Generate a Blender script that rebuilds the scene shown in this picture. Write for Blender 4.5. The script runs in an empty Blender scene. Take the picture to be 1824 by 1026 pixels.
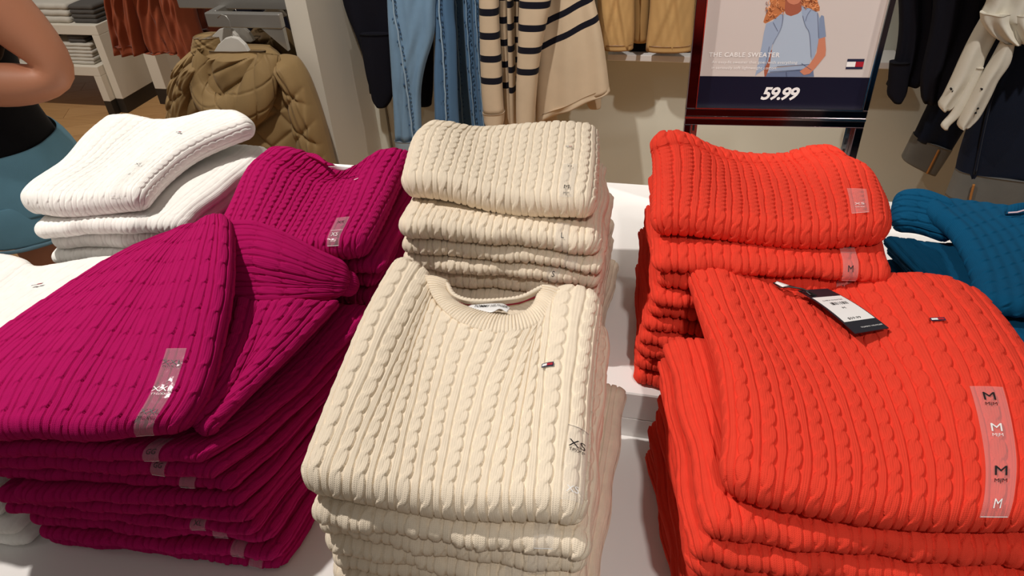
import bpy, math, random
import numpy as np
from mathutils import Vector, Matrix

# ------------------------------------------------------------------ camera
F = 1290.0
PIT, YAW, ROLL = math.radians(36.2), math.radians(15.6), math.radians(3.5)
CAM = np.array([0, 0, 1.65])
_f = np.array([-math.sin(YAW)*math.cos(PIT), math.cos(YAW)*math.cos(PIT), -math.sin(PIT)])
_r = np.array([math.cos(YAW), math.sin(YAW), 0.0])
_u = np.cross(_r, _f)
CR = math.cos(ROLL)*_r - math.sin(ROLL)*_u
CU = math.sin(ROLL)*_r + math.cos(ROLL)*_u
CF = _f
scene = bpy.context.scene
col = scene.collection
cd = bpy.data.cameras.new('camera')
cam = bpy.data.objects.new('camera', cd)
col.objects.link(cam)
cd.sensor_fit = 'HORIZONTAL'; cd.sensor_width = 36.0; cd.lens = F/1824*36.0
cd.clip_start = 0.02; cd.clip_end = 60
M = Matrix.Identity(4)
for i in range(3):
    M[i][0] = CR[i]; M[i][1] = CU[i]; M[i][2] = -CF[i]; M[i][3] = CAM[i]
cam.matrix_world = M
scene.camera = cam

# ------------------------------------------------------------------ world, lights, exposure
w = bpy.data.worlds.new('world'); scene.world = w; w.use_nodes = True
bg = w.node_tree.nodes['Background']
bg.inputs[0].default_value = (1.0, 0.92, 0.84, 1); bg.inputs[1].default_value = 0.17
scene.view_settings.view_transform = 'Standard'
scene.view_settings.look = 'None'
scene.view_settings.exposure = 0.0
scene.view_settings.gamma = 1.0
scene.view_settings.use_curve_mapping = False

def spot(name, loc, target, power, size, blend, color, radius):
    l = bpy.data.lights.new(name, 'SPOT'); l.energy = power; l.spot_size = math.radians(size)
    l.spot_blend = blend; l.color = color; l.shadow_soft_size = radius
    o = bpy.data.objects.new(name, l); col.objects.link(o); o.location = loc
    d = Vector(target)-Vector(loc); o.rotation_euler = d.to_track_quat('-Z', 'Y').to_euler()
    return o
WARM = (1.0, 0.93, 0.86)
spot('ceiling_or_fill_spot', (-1.5, 0.75, 3.05), (-0.35, 0.85, 0.9), 185, 70, 0.8, WARM, 0.035)
spot('ceiling_or_fill_spot', (0.45, -0.7, 3.05), (0.30, 0.72, 0.9), 95, 34, 0.8, WARM, 0.05)  # added fill for the cream and orange fronts, cone narrowed to spare the magenta
spot('ceiling_or_fill_spot', (0.55, -0.3, 3.05), (0.17, 1.5, 1.16), 110, 17, 0.7, WARM, 0.05)  # unseen spot added only to brighten the poster sign
spot('ceiling_or_fill_spot', (-0.9, 1.2, 3.05), (-0.9, 2.75, 0.7), 190, 75, 0.9, WARM, 0.04)
spot('ceiling_or_fill_spot', (0.9, 1.1, 3.05), (0.6, 2.8, 0.6), 145, 80, 0.9, WARM, 0.04)
spot('ceiling_or_fill_spot', (-2.9, 2.0, 3.05), (-3.2, 3.6, 0.2), 200, 90, 0.9, WARM, 0.05)
spot('ceiling_or_fill_spot', (-1.9, -0.3, 3.05), (-1.7, 1.3, 1.0), 28, 60, 0.9, WARM, 0.05)

# ------------------------------------------------------------------ pixel helpers (photo pixels to points in the shop)
def ray(px, py): return CF*F + CR*(px-912) - CU*(py-513)
def atz(px, py, z):
    d = ray(px, py); return CAM + d*((z-CAM[2])/d[2])
def aty(px, py, y):
    d = ray(px, py); return CAM + d*((y-CAM[1])/d[1])
def atd(px, py, hd):
    d = ray(px, py); return CAM + d*(hd/math.hypot(d[0], d[1]))
def srgb(r, g, b):
    f = lambda c: ((c/255+0.055)/1.055)**2.4 if c > 10 else c/255/12.92
    return (f(r), f(g), f(b), 1)

# ------------------------------------------------------------------ materials
def mat(name, color, rough=0.6, metal=0.0, spec=0.5, sheen=0.0):
    m = bpy.data.materials.new(name); m.use_nodes = True
    b = m.node_tree.nodes['Principled BSDF']
    b.inputs['Base Color'].default_value = color
    b.inputs['Roughness'].default_value = rough; b.inputs['Metallic'].default_value = metal
    b.inputs['Specular IOR Level'].default_value = spec
    b.inputs['Sheen Weight'].default_value = sheen; b.inputs['Sheen Roughness'].default_value = 0.4
    return m
def N(m, t, **kw):
    n = m.node_tree.nodes.new(t)
    for k, v in kw.items(): setattr(n, k, v)
    return n
def L(m, a, b): m.node_tree.links.new(a, b)
def math_node(m, op, a, b=None, c=None):
    n = N(m, 'ShaderNodeMath', operation=op)
    for i, x in enumerate((a, b, c)):
        if x is None: continue
        if isinstance(x, (int, float)): n.inputs[i].default_value = x
        else: L(m, x, n.inputs[i])
    return n.outputs[0]
def noise_vary(m, color, amount, scale, coord='Object'):
    b = m.node_tree.nodes['Principled BSDF']
    tc = N(m, 'ShaderNodeTexCoord'); nz = N(m, 'ShaderNodeTexNoise'); nz.inputs['Scale'].default_value = scale
    nz.inputs['Detail'].default_value = 4
    L(m, tc.outputs[coord], nz.inputs['Vector'])
    mx = N(m, 'ShaderNodeMix', data_type='RGBA')
    mx.inputs[6].default_value = tuple(c*(1-amount) for c in color[:3])+(1,)
    mx.inputs[7].default_value = tuple(min(1, c*(1+amount)) for c in color[:3])+(1,)
    L(m, nz.outputs['Fac'], mx.inputs[0]); L(m, mx.outputs[2], b.inputs['Base Color'])
    return b
def knit(name, color, bump=0.5, sheen=0.15, stitch=0.0026):
    """fine jersey stitch: little V columns, fuzz, on uv measured in metres"""
    m = mat(name, color, rough=0.95, spec=0.15, sheen=sheen)
    m.node_tree.nodes['Principled BSDF'].inputs['Sheen Tint'].default_value = color
    b = noise_vary(m, color, 0.10, 60)
    uv = N(m, 'ShaderNodeUVMap'); uv.uv_map = 'UVMap'
    sp = N(m, 'ShaderNodeSeparateXYZ'); L(m, uv.outputs[0], sp.inputs[0])
    a = math_node(m, 'MULTIPLY', sp.outputs[0], 1/stitch)
    fr = math_node(m, 'ABSOLUTE', math_node(m, 'SUBTRACT', math_node(m, 'FRACT', a), 0.5))
    v = math_node(m, 'ADD', math_node(m, 'MULTIPLY', sp.outputs[1], 1/(stitch*0.75)), math_node(m, 'MULTIPLY', fr, 1.3))
    h1 = math_node(m, 'SINE', math_node(m, 'MULTIPLY', v, 6.2832))
    h2 = math_node(m, 'COSINE', math_node(m, 'MULTIPLY', fr, 6.2832))
    nz = N(m, 'ShaderNodeTexNoise'); nz.inputs['Scale'].default_value = 900; nz.inputs['Detail'].default_value = 3
    tc = N(m, 'ShaderNodeTexCoord'); L(m, tc.outputs['Object'], nz.inputs['Vector'])
    h = math_node(m, 'ADD', math_node(m, 'ADD', math_node(m, 'MULTIPLY', h1, 0.35), math_node(m, 'MULTIPLY', h2, -0.35)), math_node(m, 'MULTIPLY', nz.outputs['Fac'], 1.6))
    bp = N(m, 'ShaderNodeBump'); bp.inputs['Strength'].default_value = bump; bp.inputs['Distance'].default_value = 0.0006
    L(m, h, bp.inputs['Height']); L(m, bp.outputs[0], b.inputs['Normal'])
    return m
def fabric(name, color, bump=0.3, scale=500, vary=0.12, vs=12, sheen=0.1, rough=0.9):
    m = mat(name, color, rough=rough, spec=0.2, sheen=sheen)
    b = noise_vary(m, color, vary, vs)
    nz = N(m, 'ShaderNodeTexNoise'); nz.inputs['Scale'].default_value = scale; nz.inputs['Detail'].default_value = 3
    tc = N(m, 'ShaderNodeTexCoord'); L(m, tc.outputs['Object'], nz.inputs['Vector'])
    bp = N(m, 'ShaderNodeBump'); bp.inputs['Strength'].default_value = bump; bp.inputs['Distance'].default_value = 0.001
    L(m, nz.outputs['Fac'], bp.inputs['Height']); L(m, bp.outputs[0], b.inputs['Normal'])
    return m
C_OR = srgb(228, 66, 48); C_MG = srgb(176, 13, 93); C_BE = srgb(240, 226, 204); C_WH = srgb(246, 243, 238); C_BL = srgb(6, 74, 110)
M_OR = knit('orange_knit', C_OR); M_MG = knit('magenta_knit', C_MG, sheen=0.1); M_BE = knit('cream_knit', C_BE)
M_WH = knit('white_knit', C_WH, bump=0.3); M_BL = knit('blue_knit', C_BL, bump=0.4, sheen=0.05)
M_TABLE = mat('table_white', srgb(240, 238, 236), 0.35)
M_BLACK = mat('black_print', (0.008, 0.008, 0.01, 1), 0.5)
M_WPRINT = mat('white_print', (0.85, 0.85, 0.85, 1), 0.4)
M_NAVY = mat('navy_print', (0.012, 0.014, 0.05, 1), 0.5); M_RED = mat('red_print', (0.42, 0.01, 0.025, 1), 0.5)
def clear_plastic():
    m = bpy.data.materials.new('clear_sticker_film'); m.use_nodes = True
    nt = m.node_tree; nt.nodes.clear()
    out = N(m, 'ShaderNodeOutputMaterial'); mx = N(m, 'ShaderNodeMixShader'); tr = N(m, 'ShaderNodeBsdfTransparent')
    pb = N(m, 'ShaderNodeBsdfPrincipled'); pb.inputs['Base Color'].default_value = (0.8, 0.8, 0.8, 1); pb.inputs['Roughness'].default_value = 0.12
    mx.inputs[0].default_value = 0.17
    nz = N(m, 'ShaderNodeTexNoise'); nz.inputs['Scale'].default_value = 45; bp = N(m, 'ShaderNodeBump'); bp.inputs['Strength'].default_value = 1.0
    bp.inputs['Distance'].default_value = 0.002
    tc = N(m, 'ShaderNodeTexCoord'); L(m, tc.outputs['Object'], nz.inputs['Vector']); L(m, nz.outputs['Fac'], bp.inputs['Height']); L(m, bp.outputs[0], pb.inputs['Normal'])
    L(m, tr.outputs[0], mx.inputs[1]); L(m, pb.outputs[0], mx.inputs[2]); L(m, mx.outputs[0], out.inputs[0])
    return m
M_FILM = clear_plastic()

# ------------------------------------------------------------------ object helpers
def mesh_obj(name, verts, faces, material, parent=None, uvs=None, smooth=True):
    me = bpy.data.meshes.new(name)
    verts = np.asarray(verts, dtype=np.float32)
    if isinstance(faces, np.ndarray) and faces.ndim == 2:
        nf, k = faces.shape
        me.vertices.add(len(verts)); me.vertices.foreach_set('co', verts.ravel())
        me.loops.add(nf*k); me.loops.foreach_set('vertex_index', faces.astype(np.int32).ravel())
        me.polygons.add(nf); me.polygons.foreach_set('loop_start', np.arange(0, nf*k, k, dtype=np.int32))
        me.update(calc_edges=True); me.validate()
    else:
        me.from_pydata([tuple(map(float, v)) for v in verts], [], [tuple(map(int, f)) for f in faces]); me.update()
    if uvs is not None:
        li = np.empty(len(me.loops), dtype=np.int32); me.loops.foreach_get('vertex_index', li)
        ul = me.uv_layers.new(name='UVMap'); ul.data.foreach_set('uv', np.asarray(uvs, dtype=np.float32)[li].ravel())
    if smooth: me.polygons.foreach_set('use_smooth', np.ones(len(me.polygons), dtype=bool))
    if material: me.materials.append(material)
    o = bpy.data.objects.new(name, me); col.objects.link(o)
    if parent: o.parent = parent
    return o
def tag(o, label=None, cat=None, group=None, kind=None):
    if label: o['label'] = label
    if cat: o['category'] = cat
    if group: o['group'] = group
    if kind: o['kind'] = kind
    return o
def empty(name, loc=(0, 0, 0)):
    o = bpy.data.objects.new(name, None); col.objects.link(o); o.empty_display_size = 0.05
    o.location = loc
    return o
def rebase(o, base):
    """put a thing's empty at its base while its parts stay where they are"""
    o.location = base
    for c in o.children: c.matrix_parent_inverse = Matrix.Translation(-Vector(base))
class MB:
    def __init__(s): s.v = []; s.f = []
    def add(s, vs, fs):
        n = len(s.v); s.v += [tuple(map(float, v)) for v in vs]; s.f += [tuple(i+n for i in f) for f in fs]
    def box(s, a, b, M=None, bev=0.0):
        x0, y0, z0 = a; x1, y1, z1 = b
        if bev <= 0:
            vs = [(x0, y0, z0), (x1, y0, z0), (x1, y1, z0), (x0, y1, z0), (x0, y0, z1), (x1, y0, z1), (x1, y1, z1), (x0, y1, z1)]
            fs = [(0, 3, 2, 1), (4, 5, 6, 7), (0, 1, 5, 4), (1, 2, 6, 5), (2, 3, 7, 6), (3, 0, 4, 7)]
        else:
            c = bev; ring = lambda z, i: [(x0+c+i, y0+i, z), (x1-c-i, y0+i, z), (x1-i, y0+c+i, z), (x1-i, y1-c-i, z), (x1-c-i, y1-i, z), (x0+c+i, y1-i, z), (x0+i, y1-c-i, z), (x0+i, y0+c+i, z)]
            vs = ring(z0, c*.5)+ring(z0+c, 0)+ring(z1-c, 0)+ring(z1, c*.5)
            fs = [tuple(range(7, -1, -1)), tuple(range(24, 32))]
            for k in range(3):
                for i in range(8):
                    j = (i+1) % 8; fs.append((k*8+i, k*8+j, k*8+8+j, k*8+8+i))
        if M is not None: vs = [tuple(M @ Vector(v)) for v in vs]
        s.add(vs, fs)
    def tube(s, pts, r, n=8, caps=True):
        pts = [Vector(map(float, p)) for p in pts]; rr = r if hasattr(r, '__len__') else [r]*len(pts)
        prev = None; vs = []
        for i, p in enumerate(pts):
            d = (pts[min(i+1, len(pts)-1)]-pts[max(i-1, 0)]).normalized()
            if prev is None: a = d.orthogonal().normalized()
            else: a = (prev-d*prev.dot(d)).normalized()
            prev = a; b = d.cross(a)
            for k in range(n):
                t = 2*math.pi*k/n; vs.append(tuple(p+(a*math.cos(t)+b*math.sin(t))*rr[i]))
        fs = [(i*n+k, i*n+(k+1) % n, (i+1)*n+(k+1) % n, (i+1)*n+k) for i in range(len(pts)-1) for k in range(n)]
        if caps: fs += [tuple(range(n-1, -1, -1)), tuple(range((len(pts)-1)*n, len(pts)*n))]
        s.add(vs, fs)
    def build(s, name, material, parent=None, smooth=False):
        return mesh_obj(name, s.v, s.f, material, parent, smooth=smooth)

_text_cache = {}
def text_mesh(txt, size, shear=0.0, bold=0.0, spacing=1.0):
    key = (txt, size, shear, bold, spacing)
    if key in _text_cache: return _text_cache[key]
    c = bpy.data.curves.new('t', 'FONT'); c.body = txt; c.size = size; c.shear = shear; c.offset = bold; c.resolution_u = 3
    c.align_x = 'CENTER'; c.align_y = 'CENTER'; c.space_character = spacing; c.fill_mode = 'FRONT'
    o = bpy.data.objects.new('t', c); col.objects.link(o)
    me = bpy.data.meshes.new_from_object(o.evaluated_get(bpy.context.evaluated_depsgraph_get()))
    vs = np.array([v.co[:] for v in me.vertices]); fs = [tuple(p.vertices) for p in me.polygons]
    bpy.data.objects.remove(o); bpy.data.curves.remove(c); bpy.data.meshes.remove(me)
    _text_cache[key] = (vs, fs)
    return vs, fs

# ------------------------------------------------------------------ the cable knit
def sstep(a, b, x):
    t = np.clip((x-a)/(b-a), 0, 1); return t*t*(3-2*t)
def cable_height(s, t, p=0.027, P=0.027, H=0.0034, rng=0.0, k=0.6, twist=1.0):
    i = np.round(s/p); x = s-i*p
    ph = np.sin(i*12.9898+rng)*0.25
    # hand made wobble of the columns
    x = x + 0.0006*np.sin(t*55+i*2.1+rng)
    q = t/P+ph
    A, wd = .140*p*twist, .150*p
    sn = np.sin(np.pi*q); sa = A*np.sign(sn)*np.abs(sn)**k
    ov = .24*np.cos(np.pi*q)*np.exp(-(np.abs(sn)/.75)**2)*np.where(twist > 0, 1, 1)
    za = np.sqrt(np.clip(1-np.abs((x-sa)/wd)**6, 0, 1)); zb = np.sqrt(np.clip(1-np.abs((x+sa)/wd)**6, 0, 1))
    za = np.where(za > 0, .42+za*.58+ov*za, 0); zb = np.where(zb > 0, .42+zb*.58-ov*zb, 0)
    c = np.maximum(za, zb)
    ax = np.abs(x); xr = p/2-ax
    rib = 1-sstep(.140*p, .170*p, xr)
    rib = rib*(.80+.05*np.cos(xr/p*2*np.pi*10.5))
    return H*np.maximum(c, rib)
def knot_height(s, t, p=0.030, P=0.034, H=0.0020, **k):
    i = np.round(s/p); x = s-i*p; tt = t/P+.5*(i % 2)+.15*np.sin(i*3.1); y = (tt-np.round(tt))*P
    d = np.abs(y-.35*x)/.0022
    return H*.35*np.cos(2*np.pi*s/p)+H*np.exp(-d**2)*np.exp(-(x/.008)**2)-H*.9*np.exp(-((y-.35*x+.004)/.002)**2)*np.exp(-(x/.007)**2)
def rib_height(s, t, p=0.006, H=0.0014, **k):
    return H*np.sqrt(np.abs(np.cos(np.pi*s/p)))

def cm_curve(pts, n=300):
    pts = np.asarray(pts, float)
    if len(pts) == 2:
        tt = np.linspace(0, 1, n)[:, None]; P = pts[0]*(1-tt)+pts[1]*tt
    else:
        q = np.vstack([2*pts[0]-pts[1], pts, 2*pts[-1]-pts[-2]]); out = []
        m = max(8, n//(len(pts)-1))
        for i in range(1, len(q)-2):
            t = np.linspace(0, 1, m, endpoint=(i == len(q)-3))[:, None]
            a, b, c, d = q[i-1], q[i], q[i+1], q[i+2]
            out.append(.5*((2*b)+(-a+c)*t+(2*a-5*b+4*c-d)*t**2+(-a+3*b-3*c+d)*t**3))
        P = np.vstack(out)
    L_ = np.r_[0, np.cumsum(np.linalg.norm(np.diff(P, axis=0), axis=1))]; total = L_[-1]; L_ /= total
    def f(t):
        t = np.asarray(t); return np.stack([np.interp(t, L_, P[:, j]) for j in range(P.shape[1])], -1)
    f.length = total
    return f

class Sheet:
    """a folded sweater: a flat pillow with rolled edges all round; s runs across, t from front to back (metres)"""
    def __init__(s, front, right, back, left, T, bump=None, Tfun=None, height=cable_height, hk=None, W=None, Ln=None, edge=None):
        s.F, s.R, s.B, s.Lf = (cm_curve(c) for c in (front, right, back, left))
        s.T = T; s.bump = bump; s.Tfun = Tfun; s.hf = height; s.hk = hk or {}; s.edge = edge
        s.W = W or .5*(s.F.length+s.B.length); s.L = Ln or .5*(s.R.length+s.Lf.length)
        s.Wc = s.W-T; s.Lc = s.L-T; s.arc = math.pi*T/2
        s.c00 = s.F(0.0); s.c10 = s.F(1.0); s.c01 = s.B(0.0); s.c11 = s.B(1.0)
    def S(s, u, v):
        U = u[..., None]; V = v[..., None]
        P = (1-V)*s.F(u)+V*s.B(u)+(1-U)*s.Lf(v)+U*s.R(v) - ((1-U)*(1-V)*s.c00+U*(1-V)*s.c10+(1-U)*V*s.c01+U*V*s.c11)
        if s.bump: P[..., 2] += s.bump(u, v)
        return P
    def pos(s, S_, T_, extra=0.0, relief=True):
        S_ = np.asarray(S_, float); T_ = np.asarray(T_, float)
        sc = np.clip(S_, 0, s.Wc); tc = np.clip(T_, 0, s.Lc)
        u = (s.T/2+sc)/s.W; v = (s.T/2+tc)/s.L
        P = s.S(u, v); e = .012
        Tu = s.S(u+e, v)-s.S(u-e, v); Tv = s.S(u, v+e)-s.S(u, v-e)
        Tu /= np.linalg.norm(Tu, axis=-1, keepdims=True); Tv /= np.linalg.norm(Tv, axis=-1, keepdims=True)
        Nn = np.cross(Tu, Tv); Nn /= np.linalg.norm(Nn, axis=-1, keepdims=True)
        th = s.T if s.Tfun is None else s.Tfun(u, v)
        th = th*np.ones_like(u)
        dx = (S_-sc)/(s.T/2); dy = (T_-tc)/(s.T/2); ph = np.hypot(dx, dy)
        phc = np.clip(ph, 0, math.pi*.97); g = np.where(ph > 1e-9, ph, 1)
        D = (dx/g)[..., None]*Tu+(dy/g)[..., None]*Tv
        so = np.sin(phc)
        rad = s.T/2*(1+(s.edge(S_, T_) if s.edge else 0))
        P = P+Nn*(np.cos(phc)*th/2)[..., None]+D*(so*rad)[..., None]
        nr = Nn*np.cos(phc)[..., None]+D*so[..., None]
        h = extra
        if relief: h = h+s.hf(S_, T_, **s.hk)*(1-.6*sstep(math.pi*.75, math.pi*.95, ph))
        return P+nr*(h*np.ones_like(u))[..., None]
    def mesh(s, ds, dt, hollow=False, keep=0.032, coarse=10, backarc=True):
        a = s.arc*.95
        ns = int((s.Wc+2*a)/ds)+1
        sl = np.linspace(-a, s.Wc+a, ns)
        if hollow:
            tl = np.r_[np.linspace(-a, keep, int((a+keep)/dt)+1), np.linspace(keep, s.Lc-.008, max(8, int(s.Lc/(.012))))[1:], np.linspace(s.Lc-.008, s.Lc+a, 7)[1:]]
        else:
            tl = np.r_[np.linspace(-a, s.Lc, int((a+s.Lc)/dt)+1), np.linspace(s.Lc, s.Lc+a, max(6, int(a/dt/1.5)))[1:]]
        SS, TT = np.meshgrid(sl, tl)
        P = s.pos(SS, TT).reshape(-1, 3); UV = np.stack([SS.ravel(), TT.ravel()], -1)
        nt = len(tl); idx = np.arange(nt*ns).reshape(nt, ns)
        f = np.stack([idx[:-1, :-1], idx[:-1, 1:], idx[1:, 1:], idx[1:, :-1]], -1)
        if hollow:
            sm = .5*(sl[:-1]+sl[1:]); tm = .5*(tl[:-1]+tl[1:])
            inner = ((sm > keep) & (sm < s.Wc-keep))[None, :] & ((tm > keep))[:, None] & ((tm < s.Lc+a*.35))[:, None]
            f = f[~inner]
            cs = np.linspace(keep-.003, s.Wc-keep+.003, coarse); ct = np.r_[np.linspace(keep-.003, s.Lc, coarse), np.linspace(s.Lc, s.Lc+a*.4, 4)[1:]]
            CS, CT = np.meshgrid(cs, ct); Pc = s.pos(CS, CT, relief=False).reshape(-1, 3)
            ic = np.arange(len(cs)*len(ct)).reshape(len(ct), len(cs))+len(P)
            fc = np.stack([ic[:-1, :-1], ic[:-1, 1:], ic[1:, 1:], ic[1:, :-1]], -1).reshape(-1, 4)
            P = np.vstack([P, Pc]); UV = np.vstack([UV, np.stack([CS.ravel(), CT.ravel()], -1)]); f = np.vstack([f.reshape(-1, 4), fc])
        else: f = f.reshape(-1, 4)
        used = np.unique(f); mp = np.full(len(P), -1); mp[used] = np.arange(len(used))
        return P[used], mp[f], UV[used]

STK_OFF = 0.0050
def patch(sh, name, s0, s1, t0, t1, m, parent, extra=STK_OFF, n=(8, 24), thick=0.0):
    SS, TT = np.meshgrid(np.linspace(s0, s1, n[0]), np.linspace(t0, t1, n[1]))
    P = sh.pos(SS, TT, extra, relief=False).reshape(-1, 3); i = np.arange(n[0]*n[1]).reshape(n[1], n[0])
    f = np.stack([i[:-1, :-1], i[:-1, 1:], i[1:, 1:], i[1:, :-1]], -1).reshape(-1, 4)
    return mesh_obj(name, P, f, m, parent, uvs=np.stack([SS.ravel(), TT.ravel()], -1))
def print_on(sh, txt, s0, t0, size, m, parent, name='lettering', extra=STK_OFF+.0006, rot=0.0, **kw):
    vs, fs = text_mesh(txt, size, **kw)
    c, s_ = math.cos(rot), math.sin(rot)
    P = sh.pos(s0+vs[:, 0]*c-vs[:, 1]*s_, t0+vs[:, 0]*s_+vs[:, 1]*c, extra, relief=False)
    return mesh_obj(name, P, fs, m, parent, smooth=False)
def sticker(sh, parent, s0, t0, t1, w_=0.021, marks=(), line=True, two=None):
    st = patch(sh, 'size_sticker', s0-w_/2, s0+w_/2, t0, t1, M_FILM, parent)
    if line: patch(sh, 'sticker_edge', s0-w_/2+.001, s0+w_/2-.001, t0+.0005, t0+.0012, M_WPRINT, st, extra=STK_OFF+.0003, n=(6, 2))
    for txt, t, size, dark in marks:
        print_on(sh, txt, s0, t, size, M_BLACK if dark else M_WPRINT, st)
    return st
def emblem(sh, parent, s0, t0, w_=0.0115, h_=0.0062, ex=None):
    ex = ex or STK_OFF+.0002
    e = patch(sh, 'flag_emblem', s0-w_/2, s0+w_/2, t0-h_/2, t0+h_/2, M_NAVY, parent, extra=ex, n=(5, 4))
    patch(sh, 'white_field', s0-w_/2+.001, s0, t0-h_*.27, t0+h_*.27, M_WPRINT, e, extra=ex+.0003, n=(3, 3))
    patch(sh, 'red_field', s0, s0+w_/2-.001, t0-h_*.27, t0+h_*.27, M_RED, e, extra=ex+.0003, n=(3, 3))
    return e

# ------------------------------------------------------------------ stacks
ORD = ['top', 'second', 'third', 'fourth', 'fifth', 'sixth', 'seventh', 'eighth', 'ninth', 'tenth', 'eleventh', 'twelfth']
def px_line(pts, z):
    """pixels (px, py[, z]) to points"""
    return [atz(p[0], p[1], p[2] if len(p) > 2 else z) for p in pts]
def lower_layers(name_, colname, where, m, top_c, base_c, z_top, z_base, K, seed, ds, dt, jit=0.006, wav=0.004, marks={}, hk=None, skip_low=0, jitters={}, group=None, extra_label={}, sag=0.0, solid_top=0):
    """K sweaters between z_base and z_top; top_c/base_c = FL, FR, BR, BL (x, y) of the highest and lowest of them"""
    rs = np.random.RandomState(seed)
    Ts = rs.uniform(.85, 1.15, K); Ts = Ts/Ts.sum()*(z_top-z_base); zi = z_base+np.r_[0, np.cumsum(Ts)]
    top_c = np.array(top_c)[:, :2]; base_c = np.array(base_c)[:, :2]
    ph = rs.uniform(0, 6.28, 4)
    def wave(j):
        am = wav*min(1, j/3)
        def f(u, v):
            return am*(np.sin(5.2*u+ph[0]+.22*j)*.6+np.sin(9.5*u+3*v+ph[1]-.35*j)*.3+np.sin(3*v+ph[2])*.3*np.ones_like(u))-sag*u**2*np.sin(np.pi*np.clip(v,0,1))*(j/K)**2
        return f
    out = []
    for k in range(K-1, -1, -1):
        fr = (k+.5)/K; C = base_c*(1-fr)+top_c*fr
        C = C+rs.uniform(-jit, jit, (4, 2))+rs.uniform(-jit, jit, 2)*.6
        depth = K-k
        if depth in jitters: C = C+np.array(jitters[depth])
        T = Ts[k]; zm = (zi[k]+zi[k+1])/2
        P = [np.array([c[0], c[1], zm]) for c in C]
        def edge_line(a, b, am):
            n = 5; pts = [a*(1-t)+b*t for t in np.linspace(0, 1, n)]; d = b-a; nn = np.array([d[1], -d[0], 0])/np.linalg.norm(d)
            for i in range(1, n-1): pts[i] = pts[i]+nn*(am*.6+rs.uniform(-am, am))
            return pts
        f_, r_, b_, l_ = edge_line(P[0], P[1], .004), edge_line(P[1], P[2], .004), edge_line(P[3], P[2], .002), edge_line(P[0], P[3], .003)
        lo, hi = wave(k), wave(k+1)
        bump = (lambda lo, hi: lambda u, v: .5*(lo(u, v)+hi(u, v)))(lo, hi)
        Tf = (lambda lo, hi, T, hh: lambda u, v: np.maximum(T*.45, T+hi(u, v)-lo(u, v)-hh))(lo, hi, T, 2.1*(hk or {}).get('H', .003))
        e1, e2 = rs.uniform(0, 6.28, 2)
        edge = (lambda e1, e2: lambda S_, T_: .14*np.sin(S_*45+e1)+.10*np.sin(S_*97+e2)+.12*np.sin(T_*50+e2))(e1, e2)
        hkk = dict(hk or {}); hkk['rng'] = rs.uniform(0, 9)
        sh = Sheet(f_, r_, b_, l_, T, bump=bump, Tfun=Tf, hk=hkk, edge=edge)
        v, f, uv = sh.mesh(ds, dt, hollow=depth > solid_top)
        root = empty(name_); root['tmp'] = 1
        body = mesh_obj('knit_body', v, f, m, root, uvs=uv)
        mk = marks.get(depth)
        if mk:
            for (frac, tt0, tt1, ms, ln) in mk:
                sticker(sh, root, sh.Wc*frac, tt0*T, tt1*T, marks=[(a, b*T, c, d) for a, b, c, d in ms], line=ln)
        o_ = ORD[depth] if depth < len(ORD) else 'lowest'
        lab = '%s cable sweater, %s from the top %s' % (colname, o_, where)
        if k == 0: lab = '%s cable sweater at the bottom %s' % (colname, where)
        if depth in extra_label: lab += ', '+extra_label[depth]
        tag(root, lab, 'sweater', group or 'folded sweaters '+where)
        del root['tmp']
        c = (P[0]+P[1]+P[2]+P[3])/4; rebase(root, (c[0], c[1], zi[k]))
        out.append((root, sh))
    return out
def top_sweater(sh, name_, m, ds, dt, label, group, zb):
    root = empty(name_); v, f, uv = sh.mesh(ds, dt)
    mesh_obj('knit_body', v, f, m, root, uvs=uv)
    tag(root, label, 'sweater', group)
    return root
def close_root(root, sh, zb):
    c = sh.S(np.array(.5), np.array(.5)); rebase(root, (c[0], c[1], zb))
def gauss(u, v, cu, cv, su, sv): return np.exp(-((u-cu)/su)**2-((v-cv)/sv)**2)

# ------------------------------------------------------------------ setting
def struct_box(name, a, b, m, bev=0.0):
    q = MB(); q.box(a, b, bev=bev); o = q.build(name, m); o['kind'] = 'structure'; return o
def wood_floor():
    m = mat('oak_boards', srgb(190, 145, 90), 0.45)
    b = m.node_tree.nodes['Principled BSDF']
    tc = N(m, 'ShaderNodeTexCoord'); mp = N(m, 'ShaderNodeMapping'); mp.inputs['Scale'].default_value = (1.2, 18, 1)
    nz = N(m, 'ShaderNodeTexNoise'); nz.inputs['Scale'].default_value = 2.5; nz.inputs['Detail'].default_value = 6
    L(m, tc.outputs['Object'], mp.inputs[0]); L(m, mp.outputs[0], nz.inputs['Vector'])
    oi = N(m, 'ShaderNodeObjectInfo')
    mx = N(m, 'ShaderNodeMix', data_type='RGBA'); mx.inputs[6].default_value = srgb(160, 116, 70); mx.inputs[7].default_value = srgb(200, 156, 104)
    f = math_node(m, 'ADD', math_node(m, 'MULTIPLY', nz.outputs['Fac'], .7), math_node(m, 'MULTIPLY', oi.outputs['Random'], .4))
    L(m, f, mx.inputs[0]); L(m, mx.outputs[2], b.inputs['Base Color'])
    return m
M_FLOOR = wood_floor()
M_SUB = mat('subfloor', srgb(150, 112, 70), .6)
struct_box('floor', (-6, -1.5, -.06), (3, 8, -.004), M_SUB)
floor = bpy.data.objects['floor']
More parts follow.
